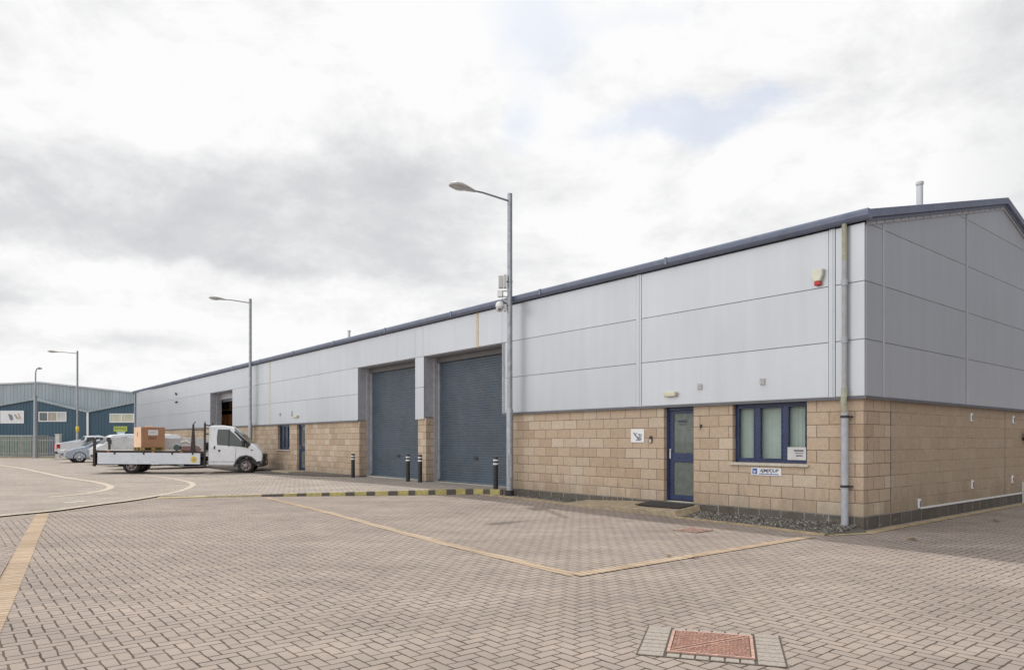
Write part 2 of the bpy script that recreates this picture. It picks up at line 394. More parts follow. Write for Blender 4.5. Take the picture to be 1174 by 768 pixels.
# ------------------------------------------------------------------ ground
def sheet(name,poly,zf,mat,step=None,kind='structure',skirt=0,label=None):
    """flat/undulating sheet over a polygon (world xy)"""
    vs=[Vector((p[0],p[1])) for p in poly]; n=len(vs)
    pts=list(vs)
    if step:
        x0,x1=min(v.x for v in vs),max(v.x for v in vs); y0,y1=min(v.y for v in vs),max(v.y for v in vs)
        def inside(x,y):
            c=False; j=n-1
            for i in range(n):
                if (vs[i].y>y)!=(vs[j].y>y) and x<(vs[j].x-vs[i].x)*(y-vs[i].y)/(vs[j].y-vs[i].y)+vs[i].x: c=not c
                j=i
            return c
        for x,y in step:
            if inside(x,y): pts.append(Vector((x,y)))
    ed=[(i,(i+1)%n) for i in range(n)]
    r=geometry.delaunay_2d_cdt(pts,ed,[],1,1e-5)
    mb=MB(); mb.add([(v.x,v.y,zf(v.x,v.y)) for v in r[0]],[tuple(f) for f in r[2]])
    if skirt:
        for i in range(n):
            a,b=vs[i],vs[(i+1)%n]; za,zb=zf(a.x,a.y),zf(b.x,b.y)
            mb.add([(a.x,a.y,za),(b.x,b.y,zb),(b.x,b.y,zb-skirt),(a.x,a.y,za-skirt)],[(0,1,2,3)])
    o=mb.build(name,mat)
    me=o.data
    # all sheets face up
    bm=bmesh.new(); bm.from_mesh(me)
    for f in bm.faces:
        if abs(f.normal.z)>.3 and f.normal.z<0: f.normal_flip()
    bm.to_mesh(me); bm.free()
    return tag(o,label,kind=kind)
sheet('ground',[(-900,-300),(900,-300),(900,1200),(-900,1200)],L_,M['pav'],[(x*1.0,y*1.0) for x in range(-30,30) for y in range(-4,40)]+[(x*20.0,y*20.0) for x in range(-6,8) for y in range(-5,10)])

# raised roadway and loading apron
arc_px=[(-60,599.5),(0,592),(30,589.3),(60,586),(95,581.5),(130,577),(160,572.4),(180,569.4)]
kerb_px=[(180,569.4),(240,568),(300,567),(350,566.4),(400,566),(450,565.6),(500,565),(540,564.2),(575,563.6)]
def gk(px,py):      # foot of kerb lies on the lower yard
    p=g0(px,py); return p
arc=[g0(*p) for p in arc_px]
kerb=[g0(px,py+2.2) for px,py in kerb_px]
kerb[-1]=Vector((kerb[-1].x,kerb[-1].y,0))
KE=W(-.28,ft(575,-.28)); kerb[-1]=Vector((KE.x,KE.y,L_(KE.x,KE.y)))
left=[Vector((-11.6,8)),Vector((-12.5,-40))]
edge=arc+kerb[1:]
ke=edge[-1]; e_,t_=loc_of(ke)
wallpt=W(.6,t_)
polyU=[(p[0],p[1]) for p in edge]+[(wallpt.x,wallpt.y),(W(.6,2).x,W(.6,2).y),(60,150),(-260,150),(-260,-40),(-12.5,-40),(-11.6,8)]
grid=[(x*1.0,y*1.0) for x in range(-40,12) for y in range(-10,64,1)]+[(x*10.0,y*10.0) for x in range(-25,6) for y in range(-3,15)]
sheet('roadway',polyU,U,M['pav_up'],grid,skirt=.2)

def band(name,pts,width,zf,mat,lift=.006,kind='structure',thick=0.0):
    """ribbon following ground points; kept as several quads"""
    pts=[Vector((p[0],p[1],0)) for p in pts]
    # resample
    out=[]
    for a,b in zip(pts,pts[1:]):
        n=max(1,int((b-a).length/.5))
        out+=[a.lerp(b,i/n) for i in range(n)]
    out.append(pts[-1]); vs=[]
    for i,p in enumerate(out):
        d=(out[min(i+1,len(out)-1)]-out[max(0,i-1)]).normalized(); nn=Vector((-d.y,d.x,0))
        for s in (1,-1):
            q=p+nn*s*width/2; vs.append((q.x,q.y,zf(p.x,p.y)+lift))
    mb=MB(); mb.add(vs,[(2*i,2*i+1,2*i+3,2*i+2) for i in range(len(out)-1)])
    if thick:
        for i in range(len(out)-1):
            for k in (0,1):
                a=vs[2*i+k]; b=vs[2*i+2+k]
                mb.add([a,b,(b[0],b[1],b[2]-thick),(a[0],a[1],a[2]-thick)],[(0,1,2,3)])
    o=mb.build(name,mat)
    bm=bmesh.new(); bm.from_mesh(o.data)
    for f in bm.faces:
        if abs(f.normal.z)>.3 and f.normal.z<0: f.normal_flip()
    bm.to_mesh(o.data); bm.free()
    return tag(o,kind=kind)
def smoothpts(pts,n=6):
    out=[]; P=[pts[0]]+list(pts)+[pts[-1]]
    for i in range(1,len(P)-2):
        p0,p1,p2,p3=[Vector((q[0],q[1],0)) for q in P[i-1:i+3]]
        for k in range(n):
            t=k/n; out.append(.5*((2*p1)+(-p0+p2)*t+(2*p0-5*p1+4*p2-p3)*t*t+(-p0+3*p1-3*p2+p3)*t**3))
    out.append(Vector((pts[-1][0],pts[-1][1],0))); return out
# edging that runs up from the left, turns round the nose and returns behind the truck
outer=[gp(*p) for p in [(-60,598.7),(0,591.2),(60,585.2),(110,578.3),(150,573.2),(180,568.2),(200,564.3),(212,561),(219,557.6),(221,555),(217,552.6),(207,550.5),(190,547.6),(170,545.2),(150,543.6)]]
band('road_edging',smoothpts(outer),.17,U,M['cream'],.006)
inner=[gp(*p) for p in [(-10,532),(20,536),(45,541),(70,546.5),(90,549.6),(108,552.2),(121,555.2),(127,558),(122,561.2),(105,564.8),(80,567.8),(55,570)]]
band('turning_circle_line',smoothpts(inner),.2,U,M['cream'],.006)
band('white_road_mark',[gp(74,576.4),gp(98,574.2)],.12,U,M['white_paint'],.006)
# bay lines of buff blocks in the lower yard
zero=L_
c_=g0(659.5,659.5)
far=g0(305,570.5); far2=g0(930,615.2)
band('bay_line',[far,c_],.18,zero,M['buff_line'],.005)
band('bay_line',[Vector((c_.x,c_.y,0)),far2],.18,zero,M['buff_line'],.009)
b0=g0(49.5,588.6); b1=g0(0,690); dd=(b1-b0).normalized()
band('paving_band',[b0+Vector((0,0,0)),b1+dd*3.2],.215,zero,M['buff_band'],.005)
# differently laid paving between the band and the roadway
nb=Vector((-dd.y,dd.x,0)); 
if nb.x>0: nb=-nb
a0=b0+nb*.11; a1=b1+dd*3.2+nb*.11
sheet('side_paving',[(a0.x,a0.y),(a1.x,a1.y),(a1.x-4.5,a1.y-1),(arc[0].x-.3,arc[0].y-4),(arc[0].x,arc[0].y),(arc[1].x,arc[1].y),(arc[2].x,arc[2].y)],lambda x,y:L_(x,y)+.0035,M['pav_red'])

# kerb: painted yellow and black units between the yard and the loading apron
kb=MB()
yl=[(208,246,2),(252,300,2),(325,340,1),(351.4,368.6,1),(378,396,1),(406.7,420,1),(430,445,1),(456,468,1),(476,491,1),(499,511.7,1),(522.6,533.5,1),(543,554,1),(562,573,1)]
marks=[]; last=180
for a,b,c in yl:
    if a>last: marks.append((last,a,0 if a>300 else 2))
    marks.append((a,b,c)); last=b
marks.append((last,575,0))
ks=kerb
def kp(px):
    for (a,pa),(b,pb) in zip(zip([p[0] for p in kerb_px],ks),zip([p[0] for p in kerb_px][1:],ks[1:])):
        if a<=px<=b+.01:
            # intersect by fraction
            f=(px-a)/(b-a); return pa.lerp(pb,f)
    return ks[-1]
for a,b,mi in marks:
    k=max(1,int((b-a)/12))
    for i in range(k):
        p=kp(a+(b-a)*i/k); q=kp(a+(b-a)*(i+1)/k); d=(q-p).normalized(); nn=Vector((-d.y,d.x,0))
        zp,zq=U(p.x,p.y)+.004,U(q.x,q.y)+.004
        w=.13; 
        A=[p-nn*.012,q-nn*.012,q+nn*w,p+nn*w]; zz=[zp-.012,zq-.012,zq,zp]
        vs=[(v.x,v.y,L_(v.x,v.y)-.02) for v in A]+[(v.x,v.y,z) for v,z in zip(A,zz)]
        kb.add(vs,[(0,1,5,4),(1,2,6,5),(2,3,7,6),(3,0,4,7),(4,5,6,7)],mi)
tag(kb.build('kerb',[M['kerb_dark'],M['yellow'],M['kerb_pale']]),kind='structure')

# gravel margin by the near unit with its edging
edg=[(-.62,10.0),(-.62,8),(-.66,5.9),(-.72,4),(-.8,1.7),(-1.0,.45),(-1.02,.1)]
gmb=MB()
for (e0,t0),(e1,t1) in zip(edg,edg[1:]):
    gmb.add([W(e0,t0,.012),W(e1,t1,.012),W(.0,t1,.08),W(.0,t0,.08)],[(0,1,2,3)])
gmb.add([W(-1.02,.1,.012),W(-.25,-.16,.012),W(0,-.0,.03),W(0,.1,.08)],[(0,1,2,3)])
tag(gmb.build('gravel_bed',M['gravel']),kind='structure')
ed2=[W(e-.06,t) for e,t in edg]+[W(-.2,-.2),W(.6,-.16),W(8.5,-.16)]
band('gravel_edging',ed2[:7],.11,zero,M['edging'],.022,thick=.03)
band('wall_foot_moss',[W(-1.1,.12),W(-.3,-.2),W(.5,-.17),W(8.5,-.15)],.2,zero,M['edging'],.007)
def stones(name,fn,count,rad,mats,label):
    mb=MB()
    for _ in range(count):
        p,nrm=fn(); r=rad*random.uniform(.5,1.25); ax=[Vector([random.gauss(0,1) for _ in range(3)]).normalized()*r*random.uniform(.6,1.1) for _ in range(3)]
        vs=[p+ax[0],p-ax[0],p+ax[1],p-ax[1],p+ax[2],p-ax[2]]
        mb.add(vs,[(0,2,4),(2,1,4),(1,3,4),(3,0,4),(2,0,5),(1,2,5),(3,1,5),(0,3,5)],random.choice((0,0,1,1,2,3)))
    return tag(mb.build(name,mats),label,'gravel',kind='stuff')
def gfn():
    t=random.uniform(0.05,9.6) if random.random()<.4 else random.uniform(.05,3.3)
    lim=.6 if t>6 else .6+.35*(6-t)/6
    e=-random.uniform(0,lim); z=.012+(.068)*(1+e/lim)
    if 3.5<t<6.2: e=-random.uniform(0,lim)
    return W(e,t,z+.006),None
sm=[paint('stone_a',(.13,.12,.105),.9),paint('stone_b',(.21,.19,.165),.9),paint('stone_c',(.07,.065,.06),.9),paint('stone_d',(.36,.34,.3),.9)]
stones('gravel',gfn,5200,.02,sm,'grey gravel strip at the foot of the near wall')
# strip of dark earth before the middle office
st=MB(); pts=[(-1.6,31),(-1.5,27),(-1.25,24.5),(-.9,22),(-.5,19.4),(0,18.6),(0,31)]
def zU(p): return U(p.x,p.y)
vs=[W(e,t) for e,t in pts]; st.prism([Vector((v.x,v.y,zU(v)+.008)) for v in vs],Vector((0,0,.05)))
tag(st.build('planting_strip',M['asph']),kind='structure')
sl=MB(); sl.box(-.95,-.0,22.7,24.6,.0,.245); o=sl.build('door_slab',M['concrete'],bevel=.02); o.matrix_world=Matrix.Translation(P0)@Matrix.Rotation(ANG,4,'Z')
tag(o,'pale concrete step outside the middle blue door','step')

# step before the near blue door
sb=MB()
vs=[(-.86,3.2,0),(-.86,6.6,0),(-.02,6.6,0),(-.02,3.2,0),(-.86,3.3,.125),(-.86,5.2,.115),(-.86,6.55,.05),(-.02,6.55,.10),(-.02,5.2,.17),(-.02,3.3,.20)]
sb.add(vs,[(0,3,2,1),(0,1,6,5,4),(1,2,7,6),(2,3,9,8,7),(3,0,4,9),(4,5,8,9),(5,6,7,8)])
stp=sb.build('door_step',M['concrete'],bevel=.012); stp.location=P0; stp.rotation_euler=(0,0,ANG)
tag(stp,'worn buff ramped step outside the glazed blue door','step')
mt=MB(); mt.add([(-.62,3.35,.158),(-.62,4.5,.155),(-.1,4.5,.198),(-.1,3.35,.2),(-.62,3.35,.172),(-.62,4.5,.169),(-.1,4.5,.212),(-.1,3.35,.214)],[(0,1,2,3),(4,5,6,7),(0,1,5,4),(1,2,6,5),(2,3,7,6),(3,0,4,7)])
o=mt.build('door_mat',M['mat']); o.location=P0; o.rotation_euler=(0,0,ANG)
tag(o,'black rubber mat lying on the step of the glazed door','mat')

# ------------------------------------------------------------------ long industrial unit
BL=55.8; HW=6.93; SL=.245; EAV=5.375
bld=empty('industrial_unit',P0,ANG,'long silver clad unit on buff blockwork with roller shutters','building')
ZB,ZT=.225,2.255
# brick wall pieces along the front: (t0,t1,z0,z1)
ops=[('win',1.0,2.53,1.1),('door',3.45,4.22,0),('sh',9.62,13.72,0),('sh',14.2,18.3,0),('door',23.22,24.10,0),('win',24.93,26.31,1.12),('sh',32.52,36.37,0),('door',46.86,47.58,0)]
bw=MB(); t=0
for k,a,b,zs in ops:
    bw.box(0,.3,t,a,ZB,ZT)
    if k=='win': bw.box(0,.3,a,b,ZB,zs)
    t=b
bw.box(0,.3,t,BL,ZB,ZT)
bw.box(.3,1.06,0,.3,ZB,ZT)          # gable
gw=MB(); gw.box(1.06,HW*2-.3,0,.3,ZB,ZT); gw.build('gable_wall',M['brick_gable'],bld)
bw.box(HW*2-.3,HW*2,0,BL,ZB,ZT); bw.box(.3,HW*2-.3,BL-.3,BL,ZB,ZT)
bw.build('wall',M['brick'],bld)
pl=MB(); t=0
for k,a,b,zs in ops:
    if k in('sh',):
        pl.box(-.006,.3,t,a,-.1,ZB); t=b
pl.box(-.006,.3,t,BL,-.1,ZB); pl.box(.3,HW*2+.006,-.006,.3,-.1,ZB); pl.box(.3,HW*2,BL-.3,BL+.006,-.1,ZB); pl.box(HW*2-.3,HW*2+.006,.3,BL-.3,-.1,ZB)
pl.box(-.006,.3,-.006,0,-.1,ZB)
pl.build('plinth',M['plinth'],bld)
# white strip on top of the gable plinth
x=MB(); x.box(2.35,8.47,-.014,0,ZB-.005,ZB+.03); x.build('plinth_trim',M['signwhite'],bld)
# movement joints in the gable
for s in (1.06,7.24): x=MB(); x.box(s-.008,s+.008,-.004,.001,ZB,ZT); x.build('movement_joint',M['clad_gap'],bld)
# inner lining of the cladding zone (dark, seen only in the joints)
x=MB()
cl=[(0,9.77),(13.78,14.31),(18.32,32.52),(36.37,BL)]
for a,b in cl: x.box(.0,.28,a,b,ZT,5.2)
for a,b in ((9.77,13.78),(14.31,18.32),(32.52,36.37)): x.box(.0,.28,a,b,4.215,5.2)
x.box(.28,HW*2,.0,.28,ZT,5.2); x.box(.28,HW*2,BL-.28,BL,ZT,5.2); x.box(HW*2-.28,HW*2,.28,BL-.28,ZT,5.2)
for y0,y1 in ((0,.28),(BL-.28,BL)):
    x.prism([Vector((0,y0,5.2)),Vector((HW*2,y0,5.2)),Vector((HW,y0,5.2+SL*HW))],Vector((0,y1-y0,0)))
x.build('backing_wall',M['clad_gap'],bld)
# panels
rows=[(ZT+.02,3.235),(3.235,4.215),(4.215,5.2)]
G=.0032
def fpanel(a,b,z0,z1,first=False):
    p=MB(); p.box(-.045,-.001,a+G,b-G,z0+G*1.3,z1-G*1.3); return p.build('cladding_panel',M['clad'],bld,bevel=.003,seg=1)
bays=[(-.04,.46),(.58,4.80),(4.96,9.77),(18.32,23.04),(23.04,27.12),(27.68,32.52),(36.37,41.28),(41.28,45.82),(45.82,50.35),(50.35,55.3)]
for a,b in bays:
    for z0,z1 in rows: fpanel(a,b,z0,z1)
for z0,z1 in rows: fpanel(27.22,27.68,z0,z1)
for a,b in ((9.77,10.85),(10.95,13.78),(14.31,18.32),(32.52,36.37)): fpanel(a,b,*rows[2])
fpanel(13.78,14.31,4.215,5.2); fpanel(13.78,14.31,3.235,4.215); fpanel(13.78,14.31,ZT-.05,3.235)
for a,b in ((.46,.58),(4.80,4.96)):
    x=MB(); x.box(-.05,-.001,a+.006,b-.006,ZT+.02,5.2); x.box(-.058,-.05,(a+b)/2-.018,(a+b)/2+.018,ZT+.02,5.2); x.build('joint_strip',M['clad'],bld)
for a,b in ((10.85,10.95),(27.12,27.22)):
    x=MB(); x.box(-.05,-.001,a,b,4.215 if a<12 else ZT+.02,5.2); x.build('joint_strip',M['rust_strip'],bld)
x=MB(); x.box(-.06,-.001,55.3,BL+.045,ZT,5.2); x.build('corner_trim',M['gutter'],bld)
# gable panels, clipped under the verge
def clip(poly,f):
    out=[]
    for i in range(len(poly)):
        a,b=poly[i],poly[(i+1)%len(poly)]; fa,fb=f(a),f(b)
        if fa>=0: out.append(a)
        if (fa>=0)!=(fb>=0): u=fa/(fa-fb); out.append((a[0]+(b[0]-a[0])*u,a[1]+(b[1]-a[1])*u))
    return out
gcols=[(.0,.62),(.72,4.6),(4.74,9.1),(9.24,13.14),(13.24,HW*2)]
for a,b in gcols:
    for k in range(5):
        z0=rows[0][0] if k==0 else 3.235+.98*(k-1); z1=3.235+.98*k
        P=[(a+G,z0+G*1.3),(b-G,z0+G*1.3),(b-G,z1-G*1.3),(a+G,z1-G*1.3)]
        P=clip(P,lambda q:5.17+SL*q[0]-q[1]); P=clip(P,lambda q:5.17+SL*(2*HW-q[0])-q[1])
        if len(P)<3: continue
        p=MB(); p.prism([Vector((q[0],-.001,q[1])) for q in P],Vector((0,-.044,0))); p.build('cladding_panel',M['clad'],bld,bevel=.003,seg=1)
for s in (.67,4.67,9.17,13.19):
    x=MB(); zt=5.17+SL*min(s,2*HW-s); x.box(s-.045,s+.045,-.05,-.001,ZT+.02,zt-.02); x.box(s-.008,s+.008,-.056,-.05,ZT+.02,zt-.02); x.build('joint_strip',M['clad'],bld)
for y in (BL,):
    x=MB(); x.prism([Vector((0,BL,ZT)),Vector((2*HW,BL,ZT)),Vector((2*HW,BL,5.17)),Vector((HW,BL,5.17+SL*HW)),Vector((0,BL,5.17))],Vector((0,.045,0))); x.build('end_cladding',M['clad'],bld)
x=MB(); x.box(2*HW,2*HW+.045,0,BL,ZT,5.2); x.build('rear_cladding',M['clad'],bld)
# drip flashing
for a,b in ((-.07,9.75),(18.32,32.52),(36.37,BL+.06)):
    x=MB(); x.prism([Vector((-.075,a,ZT-.03)),Vector((-.068,a,ZT+.02)),Vector((-.002,a,ZT+.028)),Vector((-.002,a,ZT-.022))],Vector((0,b-a,0))); x.build('drip_flashing',M['drip'],bld)
x=MB(); x.prism([Vector((-.002,-.075,ZT-.03)),Vector((-.002,-.068,ZT+.02)),Vector((-.002,-.001,ZT+.028)),Vector((-.002,-.001,ZT-.022))],Vector((2*HW+.06,0,0)))
x.build('drip_flashing',M['drip'],bld)
# roof
x=MB(); 
x.prism([Vector((-.06,-.1,EAV-.03)),Vector((HW,-.1,EAV+SL*HW)),Vector((2*HW+.06,-.1,EAV-.03)),Vector((2*HW+.06,-.1,EAV-.1)),Vector((HW,-.1,EAV+SL*HW-.07)),Vector((-.06,-.1,EAV-.1))],Vector((0,BL+.2,0)))
rf=x.build('roof',M['roof'],bld)
# verge trims on the gable
def verge(y0,y1):
    v=MB()
    for sgn in (1,-1):
        def pt(s,dz): return Vector((s if sgn==1 else 2*HW-s,0,EAV+SL*s+dz))
        prof=[(pt(-.12,.03),pt(HW,.03),pt(HW,-.11),pt(-.12,-.11))]
        for q in prof: v.prism([w+Vector((0,y0,0)) for w in q],Vector((0,y1-y0,0)))
        q=[pt(-.05,-.112),pt(HW,-.112),pt(HW,-.17),pt(-.05,-.17)]
        v.prism([w+Vector((0,y0+.06,0)) for w in q],Vector((0,y1-y0-.07,0)))
    return v
verge(-.16,-.05).build('verge_trim',M['gutter'],bld,bevel=.008)
# profiled filler under the verge: small pale blocks
x=MB()
for sgn in (1,-1):
    s=.15
    while s<HW-.1:
        sx=s if sgn==1 else 2*HW-s
        z=EAV+SL*s-.20; x.obox((sx,-.062,z),(1,0,SL*sgn),(0,1,0),(-SL*sgn,0,1),.155,.012,.026); s+=.333
x.build('verge_filler',M['jamb'],bld)
# gutter along the front (and rear)
def gut(x0,sg):
    v=MB(); P=[(0,EAV-.0),(-.16,EAV+.0),(-.165,EAV-.04),(-.15,EAV-.11),(-.1,EAV-.155),(0,EAV-.16)]
    v.prism([Vector((x0+sg*q[0],-.17,q[1])) for q in P],Vector((0,BL+.35,0)))
    return v
gut(-.055,1).build('gutter',M['gutter'],bld,bevel=.01); gut(2*HW+.055,-1).build('gutter',M['gutter'],bld)
# gutter joints
for k in range(1,14):
    x=MB(); x.box(-.232,-.05,k*4.0-.03,k*4.0+.03,EAV-.14,EAV+.006); x.build('gutter_bracket',M['gutter'],bld)
# flues
x=MB(); x.tube([(HW-.05,1.71,6.6),(HW-.05,1.71,7.86)],.075,16); x.tube([(HW-.05,1.71,7.86),(HW-.05,1.71,7.9)],.06,12); x.tube([(HW-.05,1.71,7.90),(HW-.05,1.71,7.97)],.09,16)
x.build('flue',M['strip'],rf)
x=MB(); x.tube([(3.0,25.2,5.9),(3.0,25.2,6.72)],.06,12); x.tube([(3.0,25.2,6.66),(3.0,25.2,6.72)],.08,12); x.build('flue',M['strip'],rf)
x=MB(); x.lathe((6.9,4.15,6.95),(0,0,1),[(.16,0),(.16,.2),(.2,.2),(.12,.3),(0,.32)],16); x.build('roof_vent',M['strip'],rf)

# downpipe near the corner
x=MB(); dp=x; dt=.27
dp.tube([(-.115,dt,5.22),(-.115,dt,4.6)],.042,16,1); dp.tube([(-.115,dt,4.6),(-.115,dt,2.4)],.042,16,2); 
for z in (4.22,3.24): dp.tube([(-.115,dt,z-.05),(-.115,dt,z+.05)],.052,16,0)
dp.build('downpipe',[M['pipe'],M['moss_pipe'],paint('weathered_pipe',(.36,.37,.39),.5,scale=7,dirt=(.36,.36,.26,.6))],bld)
x=MB(); x.tube([(-.115,dt,2.42),(-.115,dt,2.30),(-.15,dt,2.2),(-.12,dt-.0,2.08),(-.10,dt,1.98)],[.05,.052,.05,.052,.056],14); x.build('downpipe_bend',M['moss_pipe'],bld)
x=MB(); x.tube([(-.10,dt,2.0),(-.10,dt,.02)],.06,16); x.build('downpipe',M['pipe'],bld)
for z in (.74,1.93):
    x=MB(); x.tube([(-.10,dt,z-.02),(-.10,dt,z+.02)],.072,16); x.box(-.1,0,dt-.1,dt-.02,z-.012,z+.012); x.build('pipe_clip',M['black'],bld)
x=MB(); x.tube([(-.10,55.55,5.2),(-.10,55.55,.1)],.05,12); x.build('downpipe',M['pipe'],bld)

# roller shutters
def shutter(a,b,z0=.21,z1=4.2):
    prof=[]; z=z0+.07; st=.076
    v=MB(); vs=[]; fs=[]
    zs=[]
    while z<z1-.01:
        for dz,de in ((0,0),(.012,-.016),(.05,-.020),(.066,-.002)):
            if z+dz<z1: zs.append((z+dz,de))
        z+=st
    for zz,de in zs: vs+=[(.5+de,a+.02,zz),(.5+de,b-.02,zz)]
    for i in range(len(zs)-1): fs.append((2*i,2*i+1,2*i+3,2*i+2))
    v.add(vs,fs); 
    return v
for a,b in ((9.62,13.76),(14.2,18.32)):
    sh=shutter(a,b).build('roller_shutter',M['shutter'],bld)
    x=MB(); x.box(.44,.53,a+.02,b-.02,.215,.285); x.build('bottom_rail',M['shutter'],sh)
    x=MB(); x.box(.3,.58,a,b,.12,.212); x.build('threshold',M['sillm'],sh)
    x=MB(); x.box(.455,.478,(a+b)/2-.09,(a+b)/2+.09,.95,1.03); x.build('lock_handle',M['black'],sh,bevel=.006)
    for q in (a+.07,b-.12): x=MB(); x.box(.45,.56,q,q+.05,.2,4.2); x.build('guide_rail',M['jamb'],sh)
    x=MB(); x.box(.40,.62,a,b,4.02,4.2); x.build('shutter_hood',M['hood'],sh,bevel=.02)
def jambs(a,b,za=.15):
    x=MB()
    for q0,q1 in ((a-.0,a+.07),(b-.07,b)):
        x.box(.301,.56,q0,q1,za,4.2)
    x.box(.0,.3,a+.002,a+.012,ZT+.02,4.2); x.box(.0,.3,b-.012,b-.002,ZT+.02,4.2)
    x.box(.0,.56,a,b,4.2,4.214)
    return x.build('door_lining',M['jamb'],bld)
jambs(9.62,13.76); jambs(14.2,18.32); jambs(32.52,36.37)
x=MB(); x.box(-.045,.0,9.62,9.76,ZT+.02,4.21); x.build('cladding_return',M['clad'],bld)
# brick reveals of the pier & sides are the wall boxes; open shutter
x=MB(); x.box(.5,.85,32.6,36.3,3.85,4.19); o=x.build('shutter_hood',M['jamb'],bld,bevel=.02)
x=MB(); x.box(.6,.66,32.62,36.28,3.72,3.86); x.build('roller_shutter',M['shutter'],bld)
# lintel grey door cheeks in opening three

# office windows
def window(t0,t1,z0,z1,cuts,e=.10,blind=True,label=None):
    x=MB(); fw=.055
    x.box(e,e+.07,t0,t1,z0,z0+fw); x.box(e,e+.07,t0,t1,z1-.06,z1)
    xs=[t0]+cuts+[t1]
    x.box(e,e+.07,t0,t0+fw,z0+fw,z1-.06); x.box(e,e+.07,t1-fw,t1,z0+fw,z1-.06)
    for c in cuts: x.box(e-.004,e+.07,c-.045,c+.045,z0+fw,z1-.06)
    # inner sashes
    for a,b in zip(xs,xs[1:]):
        aa=a+(fw if a==t0 else .045); bb=b-(fw if b==t1 else .045)
        zz0,zz1=z0+fw,z1-.06; q=.03
        x.box(e-.012,e+.05,aa,bb,zz0,zz0+q); x.box(e-.012,e+.05,aa,bb,zz1-q,zz1)
        x.box(e-.012,e+.05,aa,aa+q,zz0+q,zz1-q); x.box(e-.012,e+.05,bb-q,bb,zz0+q,zz1-q)
    f=x.build('window',M['navy'],bld,bevel=.004,seg=1)
    gl=MB(); gl.box(e+.03,e+.036,t0+.04,t1-.04,z0+.05,z1-.06); gl.build('pane',M['glass'],f)
    sl=MB(); sl.prism([Vector((-.05,t0-.04,z0-.055)),Vector((-.05,t0-.04,z0-.015)),Vector((e,t0-.04,z0)),Vector((e,t0-.04,z0-.055))],Vector((0,t1-t0+.08,0))); sl.build('sill',M['sillm'],f,bevel=.004,seg=1)
    if blind:
        b=MB(); y=t0+.03
        while y<t1-.05:
            an=random.uniform(.02,.14); b.obox((e+.12,y+.04,(z0+z1)/2),(math.sin(an),math.cos(an),0),(math.cos(an),-math.sin(an),0),(0,0,1),.046,.0015,(z1-z0)/2-.03); y+=.086
        b.build('blind',M['blind'],f)
    room=MB(); room.box(e+.6,e+.62,t0-.3,t1+.3,z0-.3,z1+.3); room.build('curtain',M['palegrey'],f)
    return f
mw=window(1.0,2.53,1.10,2.235,[ft(900,.1),ft(868.2,.1)])
window(24.93,26.31,1.12,2.235,[25.4,25.85])
# poster in the near window
x=MB(); x.box(.082,.088,1.06,1.42,1.165,1.40)
pz=x.build('window_poster',M['palegrey'],mw)
x=MB(); x.box(.078,.081,1.11,1.29,1.325,1.35); x.box(.078,.081,1.13,1.25,1.235,1.255); x.box(.078,.081,1.11,1.27,1.288,1.298); x.build('printed_text',M['ink'],pz)
# doors
def door(t0,t1,z0,z1,e,glazed=True):
    x=MB(); x.box(e,e+.09,t0,t0+.05,z0,z1); x.box(e,e+.09,t1-.05,t1,z0,z1); x.box(e,e+.09,t0+.05,t1-.05,z1-.08,z1)
    fr=x.build('door_frame',M['navy'],bld,bevel=.004,seg=1)
    x=MB(); a,b=t0+.052,t1-.052; s=.085; zt=z1-.085; zm=z0+.92
    x.box(e+.02,e+.07,a,a+.035,z0+.02,zt); x.box(e+.02,e+.07,b-s-.03,b,z0+.02,zt)
    x.box(e+.02,e+.07,a+.035,b-s-.03,z0+.02,z0+.13); x.box(e+.02,e+.07,a+.035,b-s-.03,zt-.055,zt); x.box(e+.02,e+.07,a+.035,b-s-.03,zm-.09,zm+.1)
    d=x.build('door',M['navy'],bld,bevel=.004,seg=1)
    gl=MB(); gl.box(e+.04,e+.046,a+.03,b-s-.02,z0+.12,zt-.05); gl.build('pane',M['doorglass'],d)
    h=MB(); h.box(e-.01,e+.02,b-.06,b-.03,zm-.02,zm+.19); h.tube([(e-.03,b-.045,zm+.17),(e-.03,b-.1,zm+.17)],.01,8); h.tube([(e+.01,b-.045,zm+.17),(e-.03,b-.045,zm+.17)],.01,8); h.build('handle',M['chrome'],d)
    t=MB(); t.box(e-.01,.3,t0,t1,.14,z0); t.build('threshold',M['sillm'],d)
    return d
nd=door(3.45,4.22,.235,2.24,.1)
x=MB(); x.box(.134,.139,3.72,3.95,1.90,1.955); x.box(.134,.139,3.74,3.93,1.855,1.87); x.build('door_notice',M['ink'],nd)
# hall behind the glazed door
x=MB(); x.box(2.2,2.25,3.0,4.8,.24,2.25); x.build('hall_wall',M['palegrey'],nd)
door(23.22,24.10,.235,2.24,.1); door(46.86,47.58,.235,2.24,.1)
# lights, vents, keypad
def bulkhead(t,z,w=.15,h=.055):
    x=MB(); x.box(-.14,-.046,t-w,t+w,z-h,z+h); o=x.build('bulkhead_light',M['cream_plastic'],bld,bevel=.03,seg=3); return o
bulkhead(3.98,2.50); bulkhead(24.05,2.56,.2)
def vent(t,z,w=.045,h=.06):
    x=MB(); x.box(-.075,-.046,t-w,t+w,z-h,z+h)
    for k in range(4): x.obox((-.082,t,z-h+.02+k*.03),(0,1,0),(1,0,-.5),(.5,0,1),w*.85,.012,.003)
    return x.build('wall_vent',M['palegrey'],bld)
vent(3.26,2.62); vent(1.85,2.63); vent(25.89,2.7); vent(24.53,2.7,.03,.12)
x=MB(); x.box(-.03,0,4.53,4.60,1.47,1.62); x.build('keypad',M['black'],bld,bevel=.008); 
x=MB(); x.box(-.035,-.03,4.54,4.59,1.48,1.55); x.build('keypad_cover',M['palegrey'],bld)
